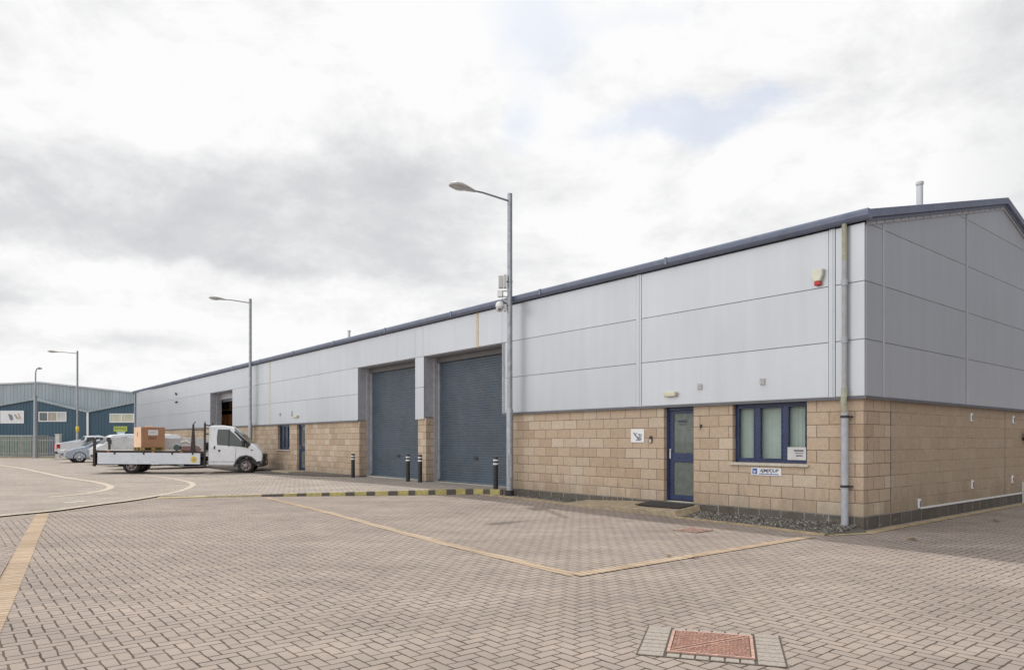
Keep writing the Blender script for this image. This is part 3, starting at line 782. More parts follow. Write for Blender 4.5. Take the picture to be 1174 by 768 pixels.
x=MB(); x.box(-.03,0,3.24,3.28,1.80,1.85); x.tube([(-.02,3.26,1.82),(-.05,3.26,1.74)],.008,6); x.build('door_sensor',M['black'],bld)
x=MB(); x.box(-.12,-.046,43.35,43.7,3.95,4.06); x.build('wall_lamp',M['black'],bld); x=MB(); x.tube([(-.05,43.55,4.45),(-.12,43.55,4.6)],.05,8); x.build('light_sensor',M['black'],bld)
# gable vents
for s,z in ((5.03,2.02),(7.81,2.02),(5.08,.58),(7.74,.60),(2.28,.33)):
    x=MB(); x.box(s-.05,s+.05,-.03,0,z-.09,z+.09); 
    o=x.build('wall_vent',M['signwhite'],bld,bevel=.01)
    y=MB(); y.box(s-.015,s+.02,-.034,-.03,z-.06,z+.05); y.build('vent_slot',M['ink'],o)
x=MB(); x.tube([(8.54,0,1.55),(8.54,-.12,1.6)],.03,8); x.lathe((8.54,-.14,1.72),(0,0,-1),[(.0,-.06),(.1,0),(.11,.12),(.06,.2),(0,.22)],12); x.build('wall_lamp',M['black'],bld)
x=MB(); x.box(8.52,8.62,-.09,0,-.02,.5); x.build('corner_guard',M['palegrey'],bld)
# alarm box
x=MB(); x.prism([Vector((-.05,.65,4.54)),Vector((-.05,.86,4.54)),Vector((-.05,.85,4.42)),Vector((-.05,.81,4.33)),Vector((-.05,.70,4.33)),Vector((-.05,.66,4.42))],Vector((-.08,0,0)))
al=x.build('alarm_box',M['alarm_face'],bld,bevel=.015)
x=MB(); x.box(-.12,-.055,.70,.81,4.255,4.335); x.build('alarm_lens',M['red'],al,bevel=.015)

# signs on the wall
sg=empty('wall_sign',W(-.0,4.95,1.63),ANG,'square white sign with dark scribbled lettering left of the glazed door','sign')
x=MB(); x.box(-.014,-.002,-.19,.19,-.15,.15); x.build('sign_board',M['signwhite'],sg,bevel=.003,seg=1)
x=MB()
for (ty,tz,w,h,a) in ((.06,.02,.04,.012,.6),(.02,-.02,.05,.016,.7),(-.03,-.05,.035,.02,.4),(.0,-.09,.03,.014,-.3),(-.06,.03,.035,.012,0),(-.06,-.01,.012,.04,.1),(-.1,-.06,.03,.012,.8),(-.06,-.09,.04,.02,.2),(.09,.055,.03,.01,.3),(-.11,.0,.012,.03,.2),(.03,.05,.03,.008,-.5)):
    x.obox((-.017,ty,tz),(0,-math.cos(a),-math.sin(a)),(1,0,0),(0,-math.sin(a),math.cos(a)),w,.0025,h)
x.build('lettering',M['banner_grey'],sg)
s2=empty('company_sign',W(-.0,1.80,.935),ANG,'narrow white sign with blue square logo below the near window','sign')
x=MB(); x.box(-.014,-.002,-.31,.31,-.072,.072); x.build('sign_board',M['signwhite'],s2,bevel=.003,seg=1)
x=MB(); x.box(-.017,-.014,.185,.285,-.05,.055); lg=x.build('logo_square',M['inkblue'],s2)
x=MB(); x.obox((-.0185,.235,.0),(0,1,.4),(1,0,0),(0,-.4,1),.03,.001,.008); x.obox((-.0185,.245,-.02),(0,1,0),(1,0,0),(0,0,1),.008,.001,.02); x.build('logo_mark',M['signwhite'],lg)
me=textmesh('AJM(K)UP',.088,M['ink'],.001,.35,.002); put_mesh(me,'lettering',s2,front_mat(-.016,-.055,.018))
x=MB(); x.box(-.0165,-.014,-.26,.15,-.052,-.036); x.build('underline_text',M['inkblue'],s2)

# interior rack and cartons behind the open shutter
rk=empty('storage_rack',W(4.5,38.0,.2),ANG+R(90),'tall dark steel rack stacked with cartons behind the open shutter','rack')
x=MB()
for ty in (-3.6,-1.2,1.2,3.6):
    for ex in (-.45,.45): x.box(ex-.04,ex+.04,ty-.04,ty+.04,0,4.0)
x.build('upright',M['rusty_dark'],rk)
for k in range(4):
    x=MB(); x.box(-.5,.5,-3.65,3.65,.1+k*1.0,.16+k*1.0); x.build('shelf',M['wood'],rk)
cm=[paint('carton_brown',(.5,.3,.17),.8),paint('carton_orange',(.7,.3,.12),.8),paint('carton_cream',(.75,.65,.5),.8),paint('carton_dark',(.07,.06,.06),.8)]
proto=None
for k in range(4):
    ty=-3.4
    while ty<3.3:
        w=random.uniform(.35,.6); h=random.uniform(.6,.84); c=MB(); c.box(-.35,.35,0,w,0,h)
        o=c.build('carton',random.choice(cm),bevel=.01,seg=1); o.location=W(4.5-ty,38.0,.365+k*1.0); o.rotation_euler=(0,0,ANG+R(90))
        tag(o,'carton on the dim rack seen through the open shutter','carton','cartons on the rack behind the open shutter'); ty+=w+.06
# ------------------------------------------------------------------ bollards
def bollard():
    r=empty('bollard',(0,0,0)); x=MB()
    x.lathe((0,0,0),(0,0,1),[(.068,0),(.068,.62),(.068,.845),(.06,.87),(.0,.875)],20); x.build('post',M['black'],r)
    for z in (.66,.76):
        x=MB(); x.lathe((0,0,z),(0,0,1),[(.068,0),(.0705,.002),(.0705,.043),(.068,.045)],20); x.build('reflective_band',M['signwhite'],r)
    return r
bp=bollard()
bl=[((404.7,546.2),'black bollard furthest from the camera, before the blockwork beside the left shutter'),((467.7,551.8),'black bollard in front of the left closed shutter'),((481.6,552.0),'black bollard in front of the narrow brick pier between shutters'),((568.3,562),'black bollard standing by the yellow kerb end and the near lamp post')]
for i,(p,lab) in enumerate(bl):
    o=bp if i==0 else copy_tree(bp); q=gp(*p)
    tt=ft(p[0],-.33); q=W(-.33,tt)
    o.location=(q.x,q.y,U(q.x,q.y)); tag(o,lab,'bollard','black bollards with white bands')

# ------------------------------------------------------------------ lamp posts
def lamp(base,H=8.3,arm=1.8,label='',cat='street lamp'):
    r=empty('lamp_post',base,0,label,cat,'street lamps along the yard')
    x=MB(); x.tube([(0,0,-.02),(0,0,2.25),(0,0,2.35)],[.095,.095,.07],20); x.tube([(0,0,2.35),(0,0,H)],[.072,.066],18); x.box(-.045,.045,-.100,-.088,.5,1.1)
    x.build('pole',M['steel'],r)
    x=MB(); x.tube([(0,0,-.01),(0,0,.16)],.112,20); x.build('base_collar',M['black'],r)
    ax=-D2; side=Vector((-ax.y,ax.x,0))
    x=MB(); x.tube([Vector((0,0,H-.2)),ax*.9+Vector((0,0,H-.17)),ax*(arm-.5)+Vector((0,0,H-.19))],[.026,.024,.024],10); x.build('arm',M['steel_dull'],r)
    # cobra head: flattened teardrop
    hb=MB(); secs=[(-.52,.04,.04,0),(-.40,.075,.055,.01),(-.2,.13,.10,.03),(0,.165,.13,.045),(.15,.15,.11,.04),(.26,.09,.07,.02),(.30,.02,.02,0)]
    vs=[];fs=[];n=16
    for q,w,h,dz in secs:
        for k in range(n):
            a=2*math.pi*k/n; sy=math.cos(a)*w; sz=math.sin(a); sz=sz*h if sz>0 else sz*h*.28
            vs.append(ax*(arm-.16+q)+side*sy+Vector((0,0,H-.2+sz)))
    for i in range(len(secs)-1):
        for k in range(n): fs.append((i*n+k,i*n+(k+1)%n,(i+1)*n+(k+1)%n,(i+1)*n+k))
    fs.append(tuple(range(n))); fs.append(tuple(range((len(secs)-1)*n,len(secs)*n)))
    hb.add(vs,fs,0,True); hd=hb.build('lamp_head',M['head'],r)
    x=MB(); vs=[];fs=[]
    for q,w,h in ((-.2,.09,.0),(-.1,.12,.035),(.03,.13,.045),(.16,.10,.03),(.22,.04,0)):
        for k in range(9):
            a=math.pi+math.pi*k/8; vs.append(ax*(arm-.16+q)+side*math.cos(a)*w+Vector((0,0,H-.222+math.sin(a)*(h+.005))))
    for i in range(4):
        for k in range(8): fs.append((i*9+k,i*9+k+1,(i+1)*9+k+1,(i+1)*9+k))
    x.add(vs,fs,0,True); x.build('lens',M['palegrey'],hd)
    return r
L1=W(-.3,ft(584.5,-.3)); l1=lamp(Vector((L1.x,L1.y,.04)),H=8.05,label='nearest tall lamp post carrying cameras, beside the right shutter')
Y2=34.4; l2=lamp(Vector(((287-587)/FPX*Y2,Y2,U(-12.9,34.8))),label='tall grey lamp post rising behind the truck cab')
Y3=54.4; p3=Vector(((88.7-587)/FPX*Y3,Y3,.14)); l3=lamp(p3,label='tall lamp post with small yellow plate before the blue building')
x=MB(); x.lathe((0,0,2.05),(0,0,1),[(.1,0),(.115,.005),(.115,.42),(.1,.425)],16); x.build('yellow_plate',M['stick_yellow'],l3)
# slimmer lamp with swan neck
Y4=55.0; p4=Vector(((40.5-587)/FPX*Y4,Y4,.14))
l4=empty('lamp_post',p4,0,'slim lamp post with short bent neck by the grey palisade fence','street lamp','street lamps along the yard')
x=MB(); x.tube([(0,0,0),(0,0,4.9)],[.15,.12],14); x.tube([(0,0,4.9),(.02,0,6.7),(.09,0,6.95),(.2,0,7.0)],[.06,.05,.045,.04],10); x.build('pole',M['steel'],l4)
x=MB(); x.tube([(.15,0,6.99),(.32,0,7.02),(.5,0,7.0)],[.05,.1,.05],10); x.build('lamp_head',M['steel_dull'],l4)
# equipment on the near lamp
def onlamp(name): return MB()
ax=(-1,0,0)
cab=empty('equipment_box',Vector((L1.x,L1.y,0)),0,'twin grey equipment box strapped to the near lamp post above the camera','box')
x=MB(); x.box(-.30,-.17,-.12,.05,5.57,5.89); x.box(-.16,-.085,-.13,.06,5.57,5.92); x.build('box_body',M['palegrey'],cab,bevel=.012)
x=MB(); x.tube([(-.085,0,5.75),(0,0,5.75)],.02,8); x.tube([(0,0,5.73),(0,0,5.77)],.076,16); x.build('strap',M['steel'],cab)
fl=empty('floodlight',Vector((L1.x,L1.y,-.06)),0,'small square infrared floodlight under the box on the near lamp post','floodlight')
x=MB(); x.obox((-.25,-.05,5.47),(1,-.15,0),(.15,1,0),(0,0,1),.07,.06,.085); x.build('housing',M['palegrey'],fl,bevel=.01)
x=MB(); x.obox((-.26,-.115,5.47),(1,-.15,0),(.15,1,0),(0,0,1),.055,.006,.07); x.build('lamp_glass',M['signwhite'],fl)
x=MB(); x.tube([(-.18,0,5.42),(-.02,0,5.40)],.016,8); x.tube([(-.18,0,5.56),(-.02,0,5.56)],.014,8);x.build('bracket',M['steel'],fl)
dc=empty('dome_camera',Vector((L1.x,L1.y,-.06)),0,'white dome security camera hanging from the near lamp post','camera')
x=MB(); x.lathe((-.27,-.06,5.18),(0,0,-1),[(0,-.09),(.06,-.08),(.10,-.04),(.11,.03),(.105,.06)],20); x.build('housing',M['signwhite'],dc)
x=MB(); x.lathe((-.27,-.06,5.18),(0,0,-1),[(.095,.06),(.098,.1),(.08,.15),(.045,.18),(0,.19)],20); x.build('dome',M['palegrey'],dc)
x=MB(); x.obox((-.27,-.155,5.05),(1,0,0),(0,1,0),(0,0,1),.035,.02,.022); x.build('lens',M['ink'],dc,bevel=.008)
x=MB(); x.tube([(-.27,-.06,5.26),(-.2,-.03,5.34),(-.08,0,5.28),(0,0,5.24)],.022,8); x.box(-.16,-.085,-.06,.06,5.02,5.2); x.tube([(-.1,0,5.1),(0,0,5.1)],.03,8); x.build('bracket',M['palegrey'],dc,bevel=.006)

# ------------------------------------------------------------------ manhole covers
def cover(name,c,u,v,size,label,cat,pattern):
    r=empty(name,c,math.atan2(u.y,u.x),label,cat)
    s=size/2; x=MB(); f=.022
    x.box(-s,s,-s,-s+f,0,.012); x.box(-s,s,s-f,s,0,.012); x.box(-s,-s+f,-s+f,s-f,0,.012); x.box(s-f,s,-s+f,s-f,0,.012); x.build('frame',M['rust'],r)
    x=MB(); q=s-f-.006; x.box(-q,q,-q,q,-.0,.009,1); 
    rng=random.Random(4)
    if pattern:
        L=math.hypot(2*q,2*q)*.47
        for off in (-.022,.022): x.obox((off*.7,-off*.7,.011),(1,1,0),(-1,1,0),(0,0,1),L,.006,.003)
        n=20
        for i in range(n):
            for j in range(n):
                a=-q+(i+.5)*2*q/n; b=-q+(j+.5)*2*q/n
                if abs(a-b)<.05: continue
                x.obox((a,b,.011),(1,rng.choice((1,-1,0)),0),(-rng.choice((1,0)),1.01,0),(0,0,1),q/n*.75,q/n*.3,.0028)
        x.box(-.1,-.02,-q+.015,-q+.03,.009,.0105)
    else:
        n=9
        for i in range(n):
            for j in range(n):
                a=-q+(i+.5)*2*q/n; b=-q+(j+.5)*2*q/n
                x.obox((a,b,.011),(1,(-1)**(i+j),0),(-(-1)**(i+j),1,0),(0,0,1),q/n*.8,q/n*.35,.006)
    x.build('lid',[M['rust'],M['rust_low'] if pattern else M['rusty_dark']],r)
    x=MB(); x.box(-s-.012,s+.012,-s-.012,s+.012,-.002,.0015); x.build('seat',M['joint_dirt'],r)
    return r
mu=Vector((.956,-.292,0)); mv=Vector((.292,.956,0)); mo=Vector((1.107,5.045,0))
mc=mo+mu*.3+mv*.3
cover('manhole_cover',mc+Vector((0,0,.006)),mu,mv,.6,'square pinkish rusty cover with diagonal bar nearest the camera','manhole cover',True)
gc=g0(795,608); cover('drain_grate',gc+Vector((0,0,.004)),Vector((math.cos(ANG),math.sin(ANG),0)),Vector((0,0,0)),.46,'small orange rusty grate in the paving near the door step','drain cover',False)
# paving blocks laid round the manhole
mb=MB(); 
mb.add([mo+mu*-.207+mv*-.107+Vector((0,0,.0035)),mo+mu*.807+mv*-.107+Vector((0,0,.0035)),mo+mu*.807+mv*.707+Vector((0,0,.0035)),mo+mu*-.207+mv*.707+Vector((0,0,.0035))],[(0,1,2,3)],1)
def blk(a0,a1,b0,b1):
    j=.0065; c=mo+mu*(a0+a1)/2+mv*(b0+b1)/2; mb.obox(c+Vector((0,0,.0035)),mu,mv,(0,0,1),(a1-a0)/2-j,(b1-b0)/2-j,.004+random.uniform(0,.0015),0)
k=0
while k<8:
    blk(-.2,-.012,-.0+k*.1-.1,k*.1) if k<8 else None; blk(.612,.8,-.1+k*.1,k*.1); k+=1
for i in range(6): blk(i*.1,i*.1+.1,-.1,-.012); blk(i*.1,i*.1+.1,.612,.70)
tag(mb.build('manhole_surround',[M['pav_plain'] if 'pav_plain' in M else paint('surround_blocks',(.325,.285,.25),.88,var=.3,scale=70,dirt=(.2,.17,.13,.4)),M['joint_dirt']],bevel=.002,seg=1),kind='structure')
# dry leaves
lf=[g0(1046,618.5),g0(1049,619.4),g0(1042,618.8),g0(1140,597),g0(1144,598),g0(768,638),g0(796,640)]
lp=None
for i,p in enumerate(lf):
    if lp is None:
        x=MB(); x.add([(-.04,0,.01),(0,-.022,.004),(.05,0,.014),(0,.024,.006)],[(0,1,2),(0,2,3)]); x.add([(-.04,0,.013),(0,-.022,.007),(.05,0,.017),(0,.024,.009)],[(2,1,0),(3,2,0)]); lp=x.build('dry_leaf',M['dryleaf']); o=lp
    else: o=lp.copy(); C.objects.link(o)
    o.location=(p.x,p.y,.008); o.rotation_euler=(0,0,random.uniform(0,6)); s=random.uniform(1,1.8); o.scale=(s,s,s)
    tag(o,'curled brown leaf lying on the grey block paving','leaf','dry leaves on the paving')

# ------------------------------------------------------------------ vehicles
def profile_body(mb,P,w0,belt,tum,mi=0,inner=False):
    """P: closed side outline (x,z), counter-clockwise from rear bottom; full width 2*w0, leaning in above the belt"""
    def w(z): return w0 if z<=belt else w0-tum*(z-belt)
    # insert belt crossings
    Q=[]
    for i in range(len(P)):
        a,b=P[i],P[(i+1)%len(P)]; Q.append(a)
        if (a[1]-belt)*(b[1]-belt)<0: u=(belt-a[1])/(b[1]-a[1]); Q.append((a[0]+(b[0]-a[0])*u,belt))
    n=len(Q); cols=[-1,-.9,-.5,0,.5,.9,1]
    vs=[]
    for x,z in Q:
        for c in cols:
            crown=.018*(1-c*c) if z>belt*.75 else 0
            vs.append((x,c*w(z),z+crown))
    m=len(cols); fs=[]
    for i in range(n):
        j=(i+1)%n
        for k in range(m-1): fs.append((i*m+k,i*m+k+1,j*m+k+1,j*m+k))
    for k in (0,m-1):
        lo=[i*m+k for i,(x,z) in enumerate(Q) if z<=belt+1e-6]; up=[i*m+k for i,(x,z) in enumerate(Q) if z>=belt-1e-6]
        fs.append(tuple(lo)); 
        if len(up)>2: fs.append(tuple(up))
    mb.add(vs,fs,mi)
def wheel(parent,x,y,r,wd,side,rimr=.62,hubm=None):
    w=MB(); prof=[(r*rimr,-wd/2),(r*.93,-wd/2),(r,-wd/2+.03),(r,wd/2-.03),(r*.93,wd/2),(r*rimr,wd/2)]
    w.lathe((x,y,r),(0,1,0),prof,28); o=w.build('wheel',M['rubber'],parent)
    h=MB(); s=side; yy=y+s*(wd/2-.02)
    h.lathe((x,yy,r),(0,s,0),[(r*rimr+.004,.0),(r*rimr-.02,.012),(r*.5,-.03),(r*.3,-.02),(r*.24,.03),(r*.12,.045),(0,.045)],24)
    h.build('rim',hubm or M['hub'],o)
    d=MB()
    for k in range(6):
        a=k*math.pi/3; d.obox((x+math.cos(a)*r*.42,yy+s*.002,r+math.sin(a)*r*.42),(math.cos(a),0,math.sin(a)),(0,1,0),(-math.sin(a),0,math.cos(a)),r*.07,.012,r*.09)
    d.build('rim_holes',M['black'],o)
    return o
def panel(pts,off,mat,name,parent,bev=0):
    """thin plate: pts 3D list, off extrusion"""
    x=MB(); x.prism([Vector(p) for p in pts],Vector(off)); return x.build(name,mat,parent,bevel=bev,seg=1)

# flatbed truck: x forward, camera sees its right side (y negative)
yaw=R(14)
fw=Vector(((281.5-587)/FPX*30.6,30.6,0))     # near front wheel contact
hd=Vector((math.cos(yaw),math.sin(yaw),0)); lt=Vector((-hd.y,hd.x,0))
root=fw-hd*1.52+lt*.98
zg=U(fw.x,fw.y); zr=.155
tr=empty('flatbed_truck',(root.x,root.y,zg),yaw,'white flatbed truck with its near dropside lowered, carrying a carton','truck')
tr.rotation_euler=(0,math.atan2(zr-zg,3.9),yaw)
body=MB()
P=[(0,.36),(1.05,.34),(1.12,.55),(1.28,.72),(1.52,.78),(1.76,.72),(1.93,.55),(1.98,.34),(2.08,.34),(2.17,.45),(2.21,.75),(2.19,.90),(2.10,1.03),(1.95,1.19),(1.68,1.31),(1.30,1.66),(.98,1.95),(.84,2.03),(.5,2.07),(.1,2.06),(0,2.0)]
profile_body(body,P,.96,1.12,.14)
cb=body.build('cab',M['white'],tr,bevel=.05,seg=3,sharp=40)
def cy(z): return -(.96-.14*max(0,z-1.12))
def side(pts,name,mat,par,t=.012,sgn=1,off=.004):
    P3=[Vector((x,sgn*(cy(z)-off),z)) for x,z in pts]; return panel(P3,(0,-sgn*t,0),mat,name,par)
for sgn in (1,-1):
    side([(.35,1.23),(.33,1.55),(.36,1.90),(.80,1.90),(1.02,1.72),(1.50,1.24),(1.55,1.13),(.95,1.19)],'side_window',M['carglass'],cb,sgn=sgn)
    o=side([(.80,1.17),(.80,1.91),(.845,1.91),(.845,1.17)],'window_divider',M['black'],cb,.016,sgn)
    side([(.22,1.05),(.22,1.18),(.27,1.18),(.27,1.05)],'door_handle',M['black'],cb,.03,sgn)
    side([(1.02,1.80),(1.06,1.86),(1.72,1.28),(1.60,1.10),(1.53,1.12),(1.52,1.26)],'windscreen_pillar',M['black'],cb,.014,sgn)
    side([(1.70,.60),(1.95,.52),(2.14,.55),(2.14,.40),(1.9,.38)],'bumper_corner',M['black'],cb,.02,sgn)
    ar=[]
    for k in range(13):
        a=math.pi*k/12; ar.append((1.52+.46*math.cos(a),.34+.43*math.sin(a)))
    for k in range(12,-1,-1):
        a=math.pi*k/12; ar.append((1.52+.385*math.cos(a),.34+.37*math.sin(a)))
    x=MB(); n=len(ar)//2
    vs=[(q[0],sgn*(cy(0)-.025),q[1]) for q in ar]+[(q[0],sgn*(cy(0)+.08),q[1]) for q in ar]
    L=len(ar); fs=[]
    for k in range(12):
        a,b,c,d=k,k+1,L-2-k,L-1-k; fs.append((a,b,c,d)); fs.append((a,b,b+L,a+L)); fs.append((d,c,c+L,d+L))
    x.add(vs,fs); x.build('wheel_arch',M['black'],cb)
    side([(.4,.94),(.4,1.02),(.48,1.02),(.48,.94)],'fuel_cap',M['black'],cb,.01,sgn) if sgn==1 else None
    x=MB(); x.obox((1.42,sgn*-1.06,1.33),(1,0,0),(0,1,0),(0,0,1),.05,.10,.13); x.tube([(1.45,sgn*-.9,1.24),(1.43,sgn*-1.02,1.26)],.02,8); x.build('wing_mirror',M['black'],cb,bevel=.03)
    x=MB(); x.obox((2.09,sgn*-.80,.86),(1,0,-.25),(0,1,0),(.25,0,1),.09,.14,.10); x.build('headlight',M['palegrey'],cb,bevel=.04)
    side([(.02,.5),(.02,.515),(1.05,.515),(1.05,.5)],'door_seam',M['clad_gap'],cb,.002,sgn)
    side([(.21,.45),(.21,1.95),(.222,1.95),(.222,.45)],'door_seam',M['clad_gap'],cb,.002,sgn)
    side([(1.08,.6),(1.12,1.12),(1.132,1.12),(1.092,.6)],'door_seam',M['clad_gap'],cb,.002,sgn)
    side([(1.72,1.0),(1.72,1.04),(1.80,1.03),(1.80,.99)],'side_repeater',M['black'],cb,.012,sgn)
x=MB(); x.box(1.96,2.27,-.94,.94,.30,.60); x.box(2.17,2.28,-.6,.6,.62,.86); x.build('front_bumper',M['black'],tr,bevel=.06,seg=3)
x=MB(); x.prism([Vector((1.69,-.80,1.325)),Vector((1.69,.80,1.325)),Vector((1.0,.74,1.955)),Vector((1.0,-.74,1.955))],Vector((.012,0,.014))); x.build('windscreen',M['carglass'],cb)
for sy in (-1,1):
    wheel(tr,1.52,sy*.86,.335,.2,sy)
    wheel(tr,-3.0,sy*.84,.335,.2,sy); wheel(tr,-3.0,sy*.62,.335,.18,sy)
    x=MB(); x.prism([Vector((-3.6,sy*.95,.42)),Vector((-3.5,sy*.95,.62)),Vector((-2.8,sy*.95,.62)),Vector((-2.7,sy*.95,.42))],Vector((0,-sy*.25,0))); x.build('rear_mudguard',M['black'],tr)
# chassis, tanks, guard
x=MB(); x.box(-4.25,.1,-.45,-.33,.52,.70); x.box(-4.25,.1,.33,.45,.52,.70)
for q in (-4.1,-3.4,-1.8,-.6): x.box(q,q+.1,-.92,.92,.70,.86)
x.tube([(-3.15,-.8,.335),(-3.15,.8,.335)],.09,10); x.build('chassis',M['rusty_dark'],tr)
x=MB(); x.box(-1.75,-1.2,-.85,-.4,.34,.62); x.build('fuel_tank',M['black'],tr,bevel=.05)
x=MB(); x.box(-.62,-.15,-.8,-.45,.33,.6); x.build('battery_box',M['black'],tr,bevel=.02)
x=MB(); x.tube([(-1.95,-.8,.38),(-1.0,-.86,.30),(.1,-.86,.32)],.025,8); x.box(-1.06,-1.02,-.88,-.84,.3,.7); x.build('side_guard',M['steel'],tr)
x=MB(); x.prism([Vector((-2.0,-.8,.70)),Vector((-1.93,-.8,.70)),Vector((-1.75,-.8,.42)),Vector((-1.80,-.8,.42))],Vector((0,.04,0))); x.prism([Vector((-1.45,-.8,.70)),Vector((-1.38,-.8,.70)),Vector((-1.68,-.8,.42)),Vector((-1.73,-.8,.42))],Vector((0,.04,0))); x.build('bracket',M['strip'],tr)
x=MB(); x.box(2.281,2.287,-.26,.26,.42,.53); x.build('number_plate',M['signwhite'],tr)
for q in (-3.9,-2.2,-1.1):
    x=MB(); x.box(q,q+.1,-1.05,-1.03,.885,.93); x.build('marker_lamp',M['orange'],tr)
for q in (-3.6,-2.5,-1.4,-.6):
    x=MB(); x.box(q-.03,q+.03,-1.095,-1.04,.80,.93); x.build('hinge',M['rusty_dark'],tr)
# deck and dropsides
x=MB(); x.box(-4.35,-.22,-1.0,1.0,.90,.96); x.build('deck',M['deck'],tr)
x=MB(); x.box(-4.35,-.22,-1.03,-1.0,.86,.965); x.build('deck_rail',M['rusty_dark'],tr)
x=MB(); x.box(-4.24,-.30,-1.075,-1.035,.40,.87)
for z in (.5,.62,.74): x.box(-4.24,-.30,-1.079,-1.075,z-.004,z+.004)
ds=x.build('dropside',M['bedboard'],tr,bevel=.006,seg=1)
x=MB(); x.lathe((-.55,-1.079,.60),(0,-1,0),[(.13,0),(.13,.003),(0,.003)],24,smooth=False); em=x.build('round_badge',M['stick_yellow'],ds)
x=MB(); x.lathe((-.55,-1.083,.60),(0,-1,0),[(.06,0),(.06,.002),(0,.002)],16,smooth=False); x.build('badge_centre',M['beige_print'],em)
x=MB(); x.box(-4.30,-.25,1.0,1.04,.965,1.50); x.build('dropside',M['farboard'],tr,bevel=.006,seg=1)['label']='grey far dropside standing upright'
x=MB(); x.box(-4.40,-4.35,-1.04,1.04,.36,.96); x.box(-4.42,-4.34,-1.05,-.90,.3,1.46); x.box(-4.42,-4.34,.95,1.04,.9,1.5); x.build('rear_frame',M['rusty_dark'],tr)
x=MB(); x.box(-4.44,-4.4,-.88,-.66,.45,.6,); x.box(-4.44,-4.4,.66,.9,.45,.6); x.build('tail_lamp',M['red'],tr)
# headboard and ladder frame
x=MB()
for sy in (-1,1):
    x.box(-.18,-.10,sy*.98-.04,sy*.98+.04,.3 if sy==-1 else .9,2.16)
    x.tube([(-.14,sy*.98,2.14),(-.14,sy*.98,2.24)],.02,6)
for z in (1.3,1.7,2.08): x.box(-.16,-.12,-.93,.93,z-.03,z+.03)
x.build('headboard',M['rusty_dark'],tr,bevel=.01,seg=1)
x=MB(); x.box(-.15,-.13,-.9,.9,.98,1.28); x.build('headboard_panel',M['rusty_dark'],tr)
x=MB(); 
for sy in (-1,):
    x.prism([Vector((-.70,sy*.98-.04,.96)),Vector((-.5,sy*.98-.04,.96)),Vector((-.57,sy*.98-.04,2.1)),Vector((-.63,sy*.98-.04,2.1))],Vector((0,.08,0)))
    x.tube([(-.60,sy*.98,2.08),(-.52,sy*.98,2.22)],.02,6); x.tube([(-.66,sy*.98,1.85),(-.14,sy*.98,1.85)],.02,6)
x.build('ladder_frame',M['rusty_dark'],tr)
# tools on the deck: separate heap things
def ontruck(lx,ly,lz): 
    return tr.matrix_basis@Vector((lx,ly,lz))
bpy.context.view_layer.update()
q=ontruck(-1.02,-.35,.965)
wn_=empty('winch',q,yaw,'dark green and red winch on the truck deck behind the headboard','winch')
x=MB(); x.tube([(-.3,-.25,.13),(-.3,.25,.13)],.11,14); x.tube([(-.3,-.27,.13),(-.3,-.23,.13)],.13,14); x.build('drum',paint('dark_green_paint',(.05,.075,.065),.6),wn_)
x=MB(); x.box(-.15,.6,-.2,.2,.0,.08); x.box(-.1,.5,-.12,.12,.10,.2); x.tube([(-.1,-.2,.16),(.6,-.15,.13)],.035,8); x.build('frame',paint('faded_red_paint',(.22,.09,.08),.7,dirt=(.08,.06,.06,.7)),wn_,bevel=.01)
x=MB(); x.tube([(-.2,.1,.34),(.0,.12,.4),(.15,.1,.3)],[.05,.07,.05],8); x.build('strap_roll',M['sillm'],wn_)
# pallet and carton
pr=R(46)-yaw
q=ontruck(-2.52,-.05,.962)
pa=empty('pallet',q,yaw+pr,'wooden pallet on the flatbed truck under the brown carton','pallet')
x=MB()
for k in range(6): x.box(-.5,.5,-.46+k*.16,-.46+k*.16+.12,.11,.13)
x.build('deck_boards',M['wood'],pa)
x=MB()
for a in (-.44,0,.44):
    for b in (-.41,0,.41): x.box(a-.06,a+.06,b-.05,b+.05,.02,.11)
for b in (-.41,0,.41): x.box(-.5,.5,b-.05,b+.05,0,.02)
x.build('pallet_block',M['wood'],pa)
ca=empty('cardboard_box',q+Vector((0,0,.134)),yaw+pr,'large brown carton with white label on a pallet on the truck','box')
x=MB(); x.box(-.48,.48,-.44,.44,0,.86); bx=x.build('carton',M['card'],ca,bevel=.008,seg=1)
x=MB(); x.box(-.483,-.48,-.435,.435,.005,.855); x.build('lit_side_sheet',M['card_l'],ca)  # paler sheet: the carton's lit left side put into the colour
x=MB(); x.box(-.2,.2,-.444,-.441,.52,.74); lb=x.build('paper_label',M['signwhite'],bx)
x=MB(); x.box(-.17,.15,-.446,-.444,.60,.61); x.box(-.17,.1,-.446,-.444,.65,.66); x.build('label_text',M['banner_grey'],lb)
x=MB(); x.box(-.2,.14,-.444,-.441,.34,.46); x.build('dark_print',paint('faded_print',(.26,.13,.08),.8),bx)
x=MB(); x.box(-.486,-.483,-.06,.04,.45,.65); x.build('arrow_print',paint('faded_print_b',(.36,.2,.12),.8),ca)
x=MB(); x.box(-.15,.1,-.12,.12,.861,.91); x.build('padding',M['card_l'],ca,bevel=.02)

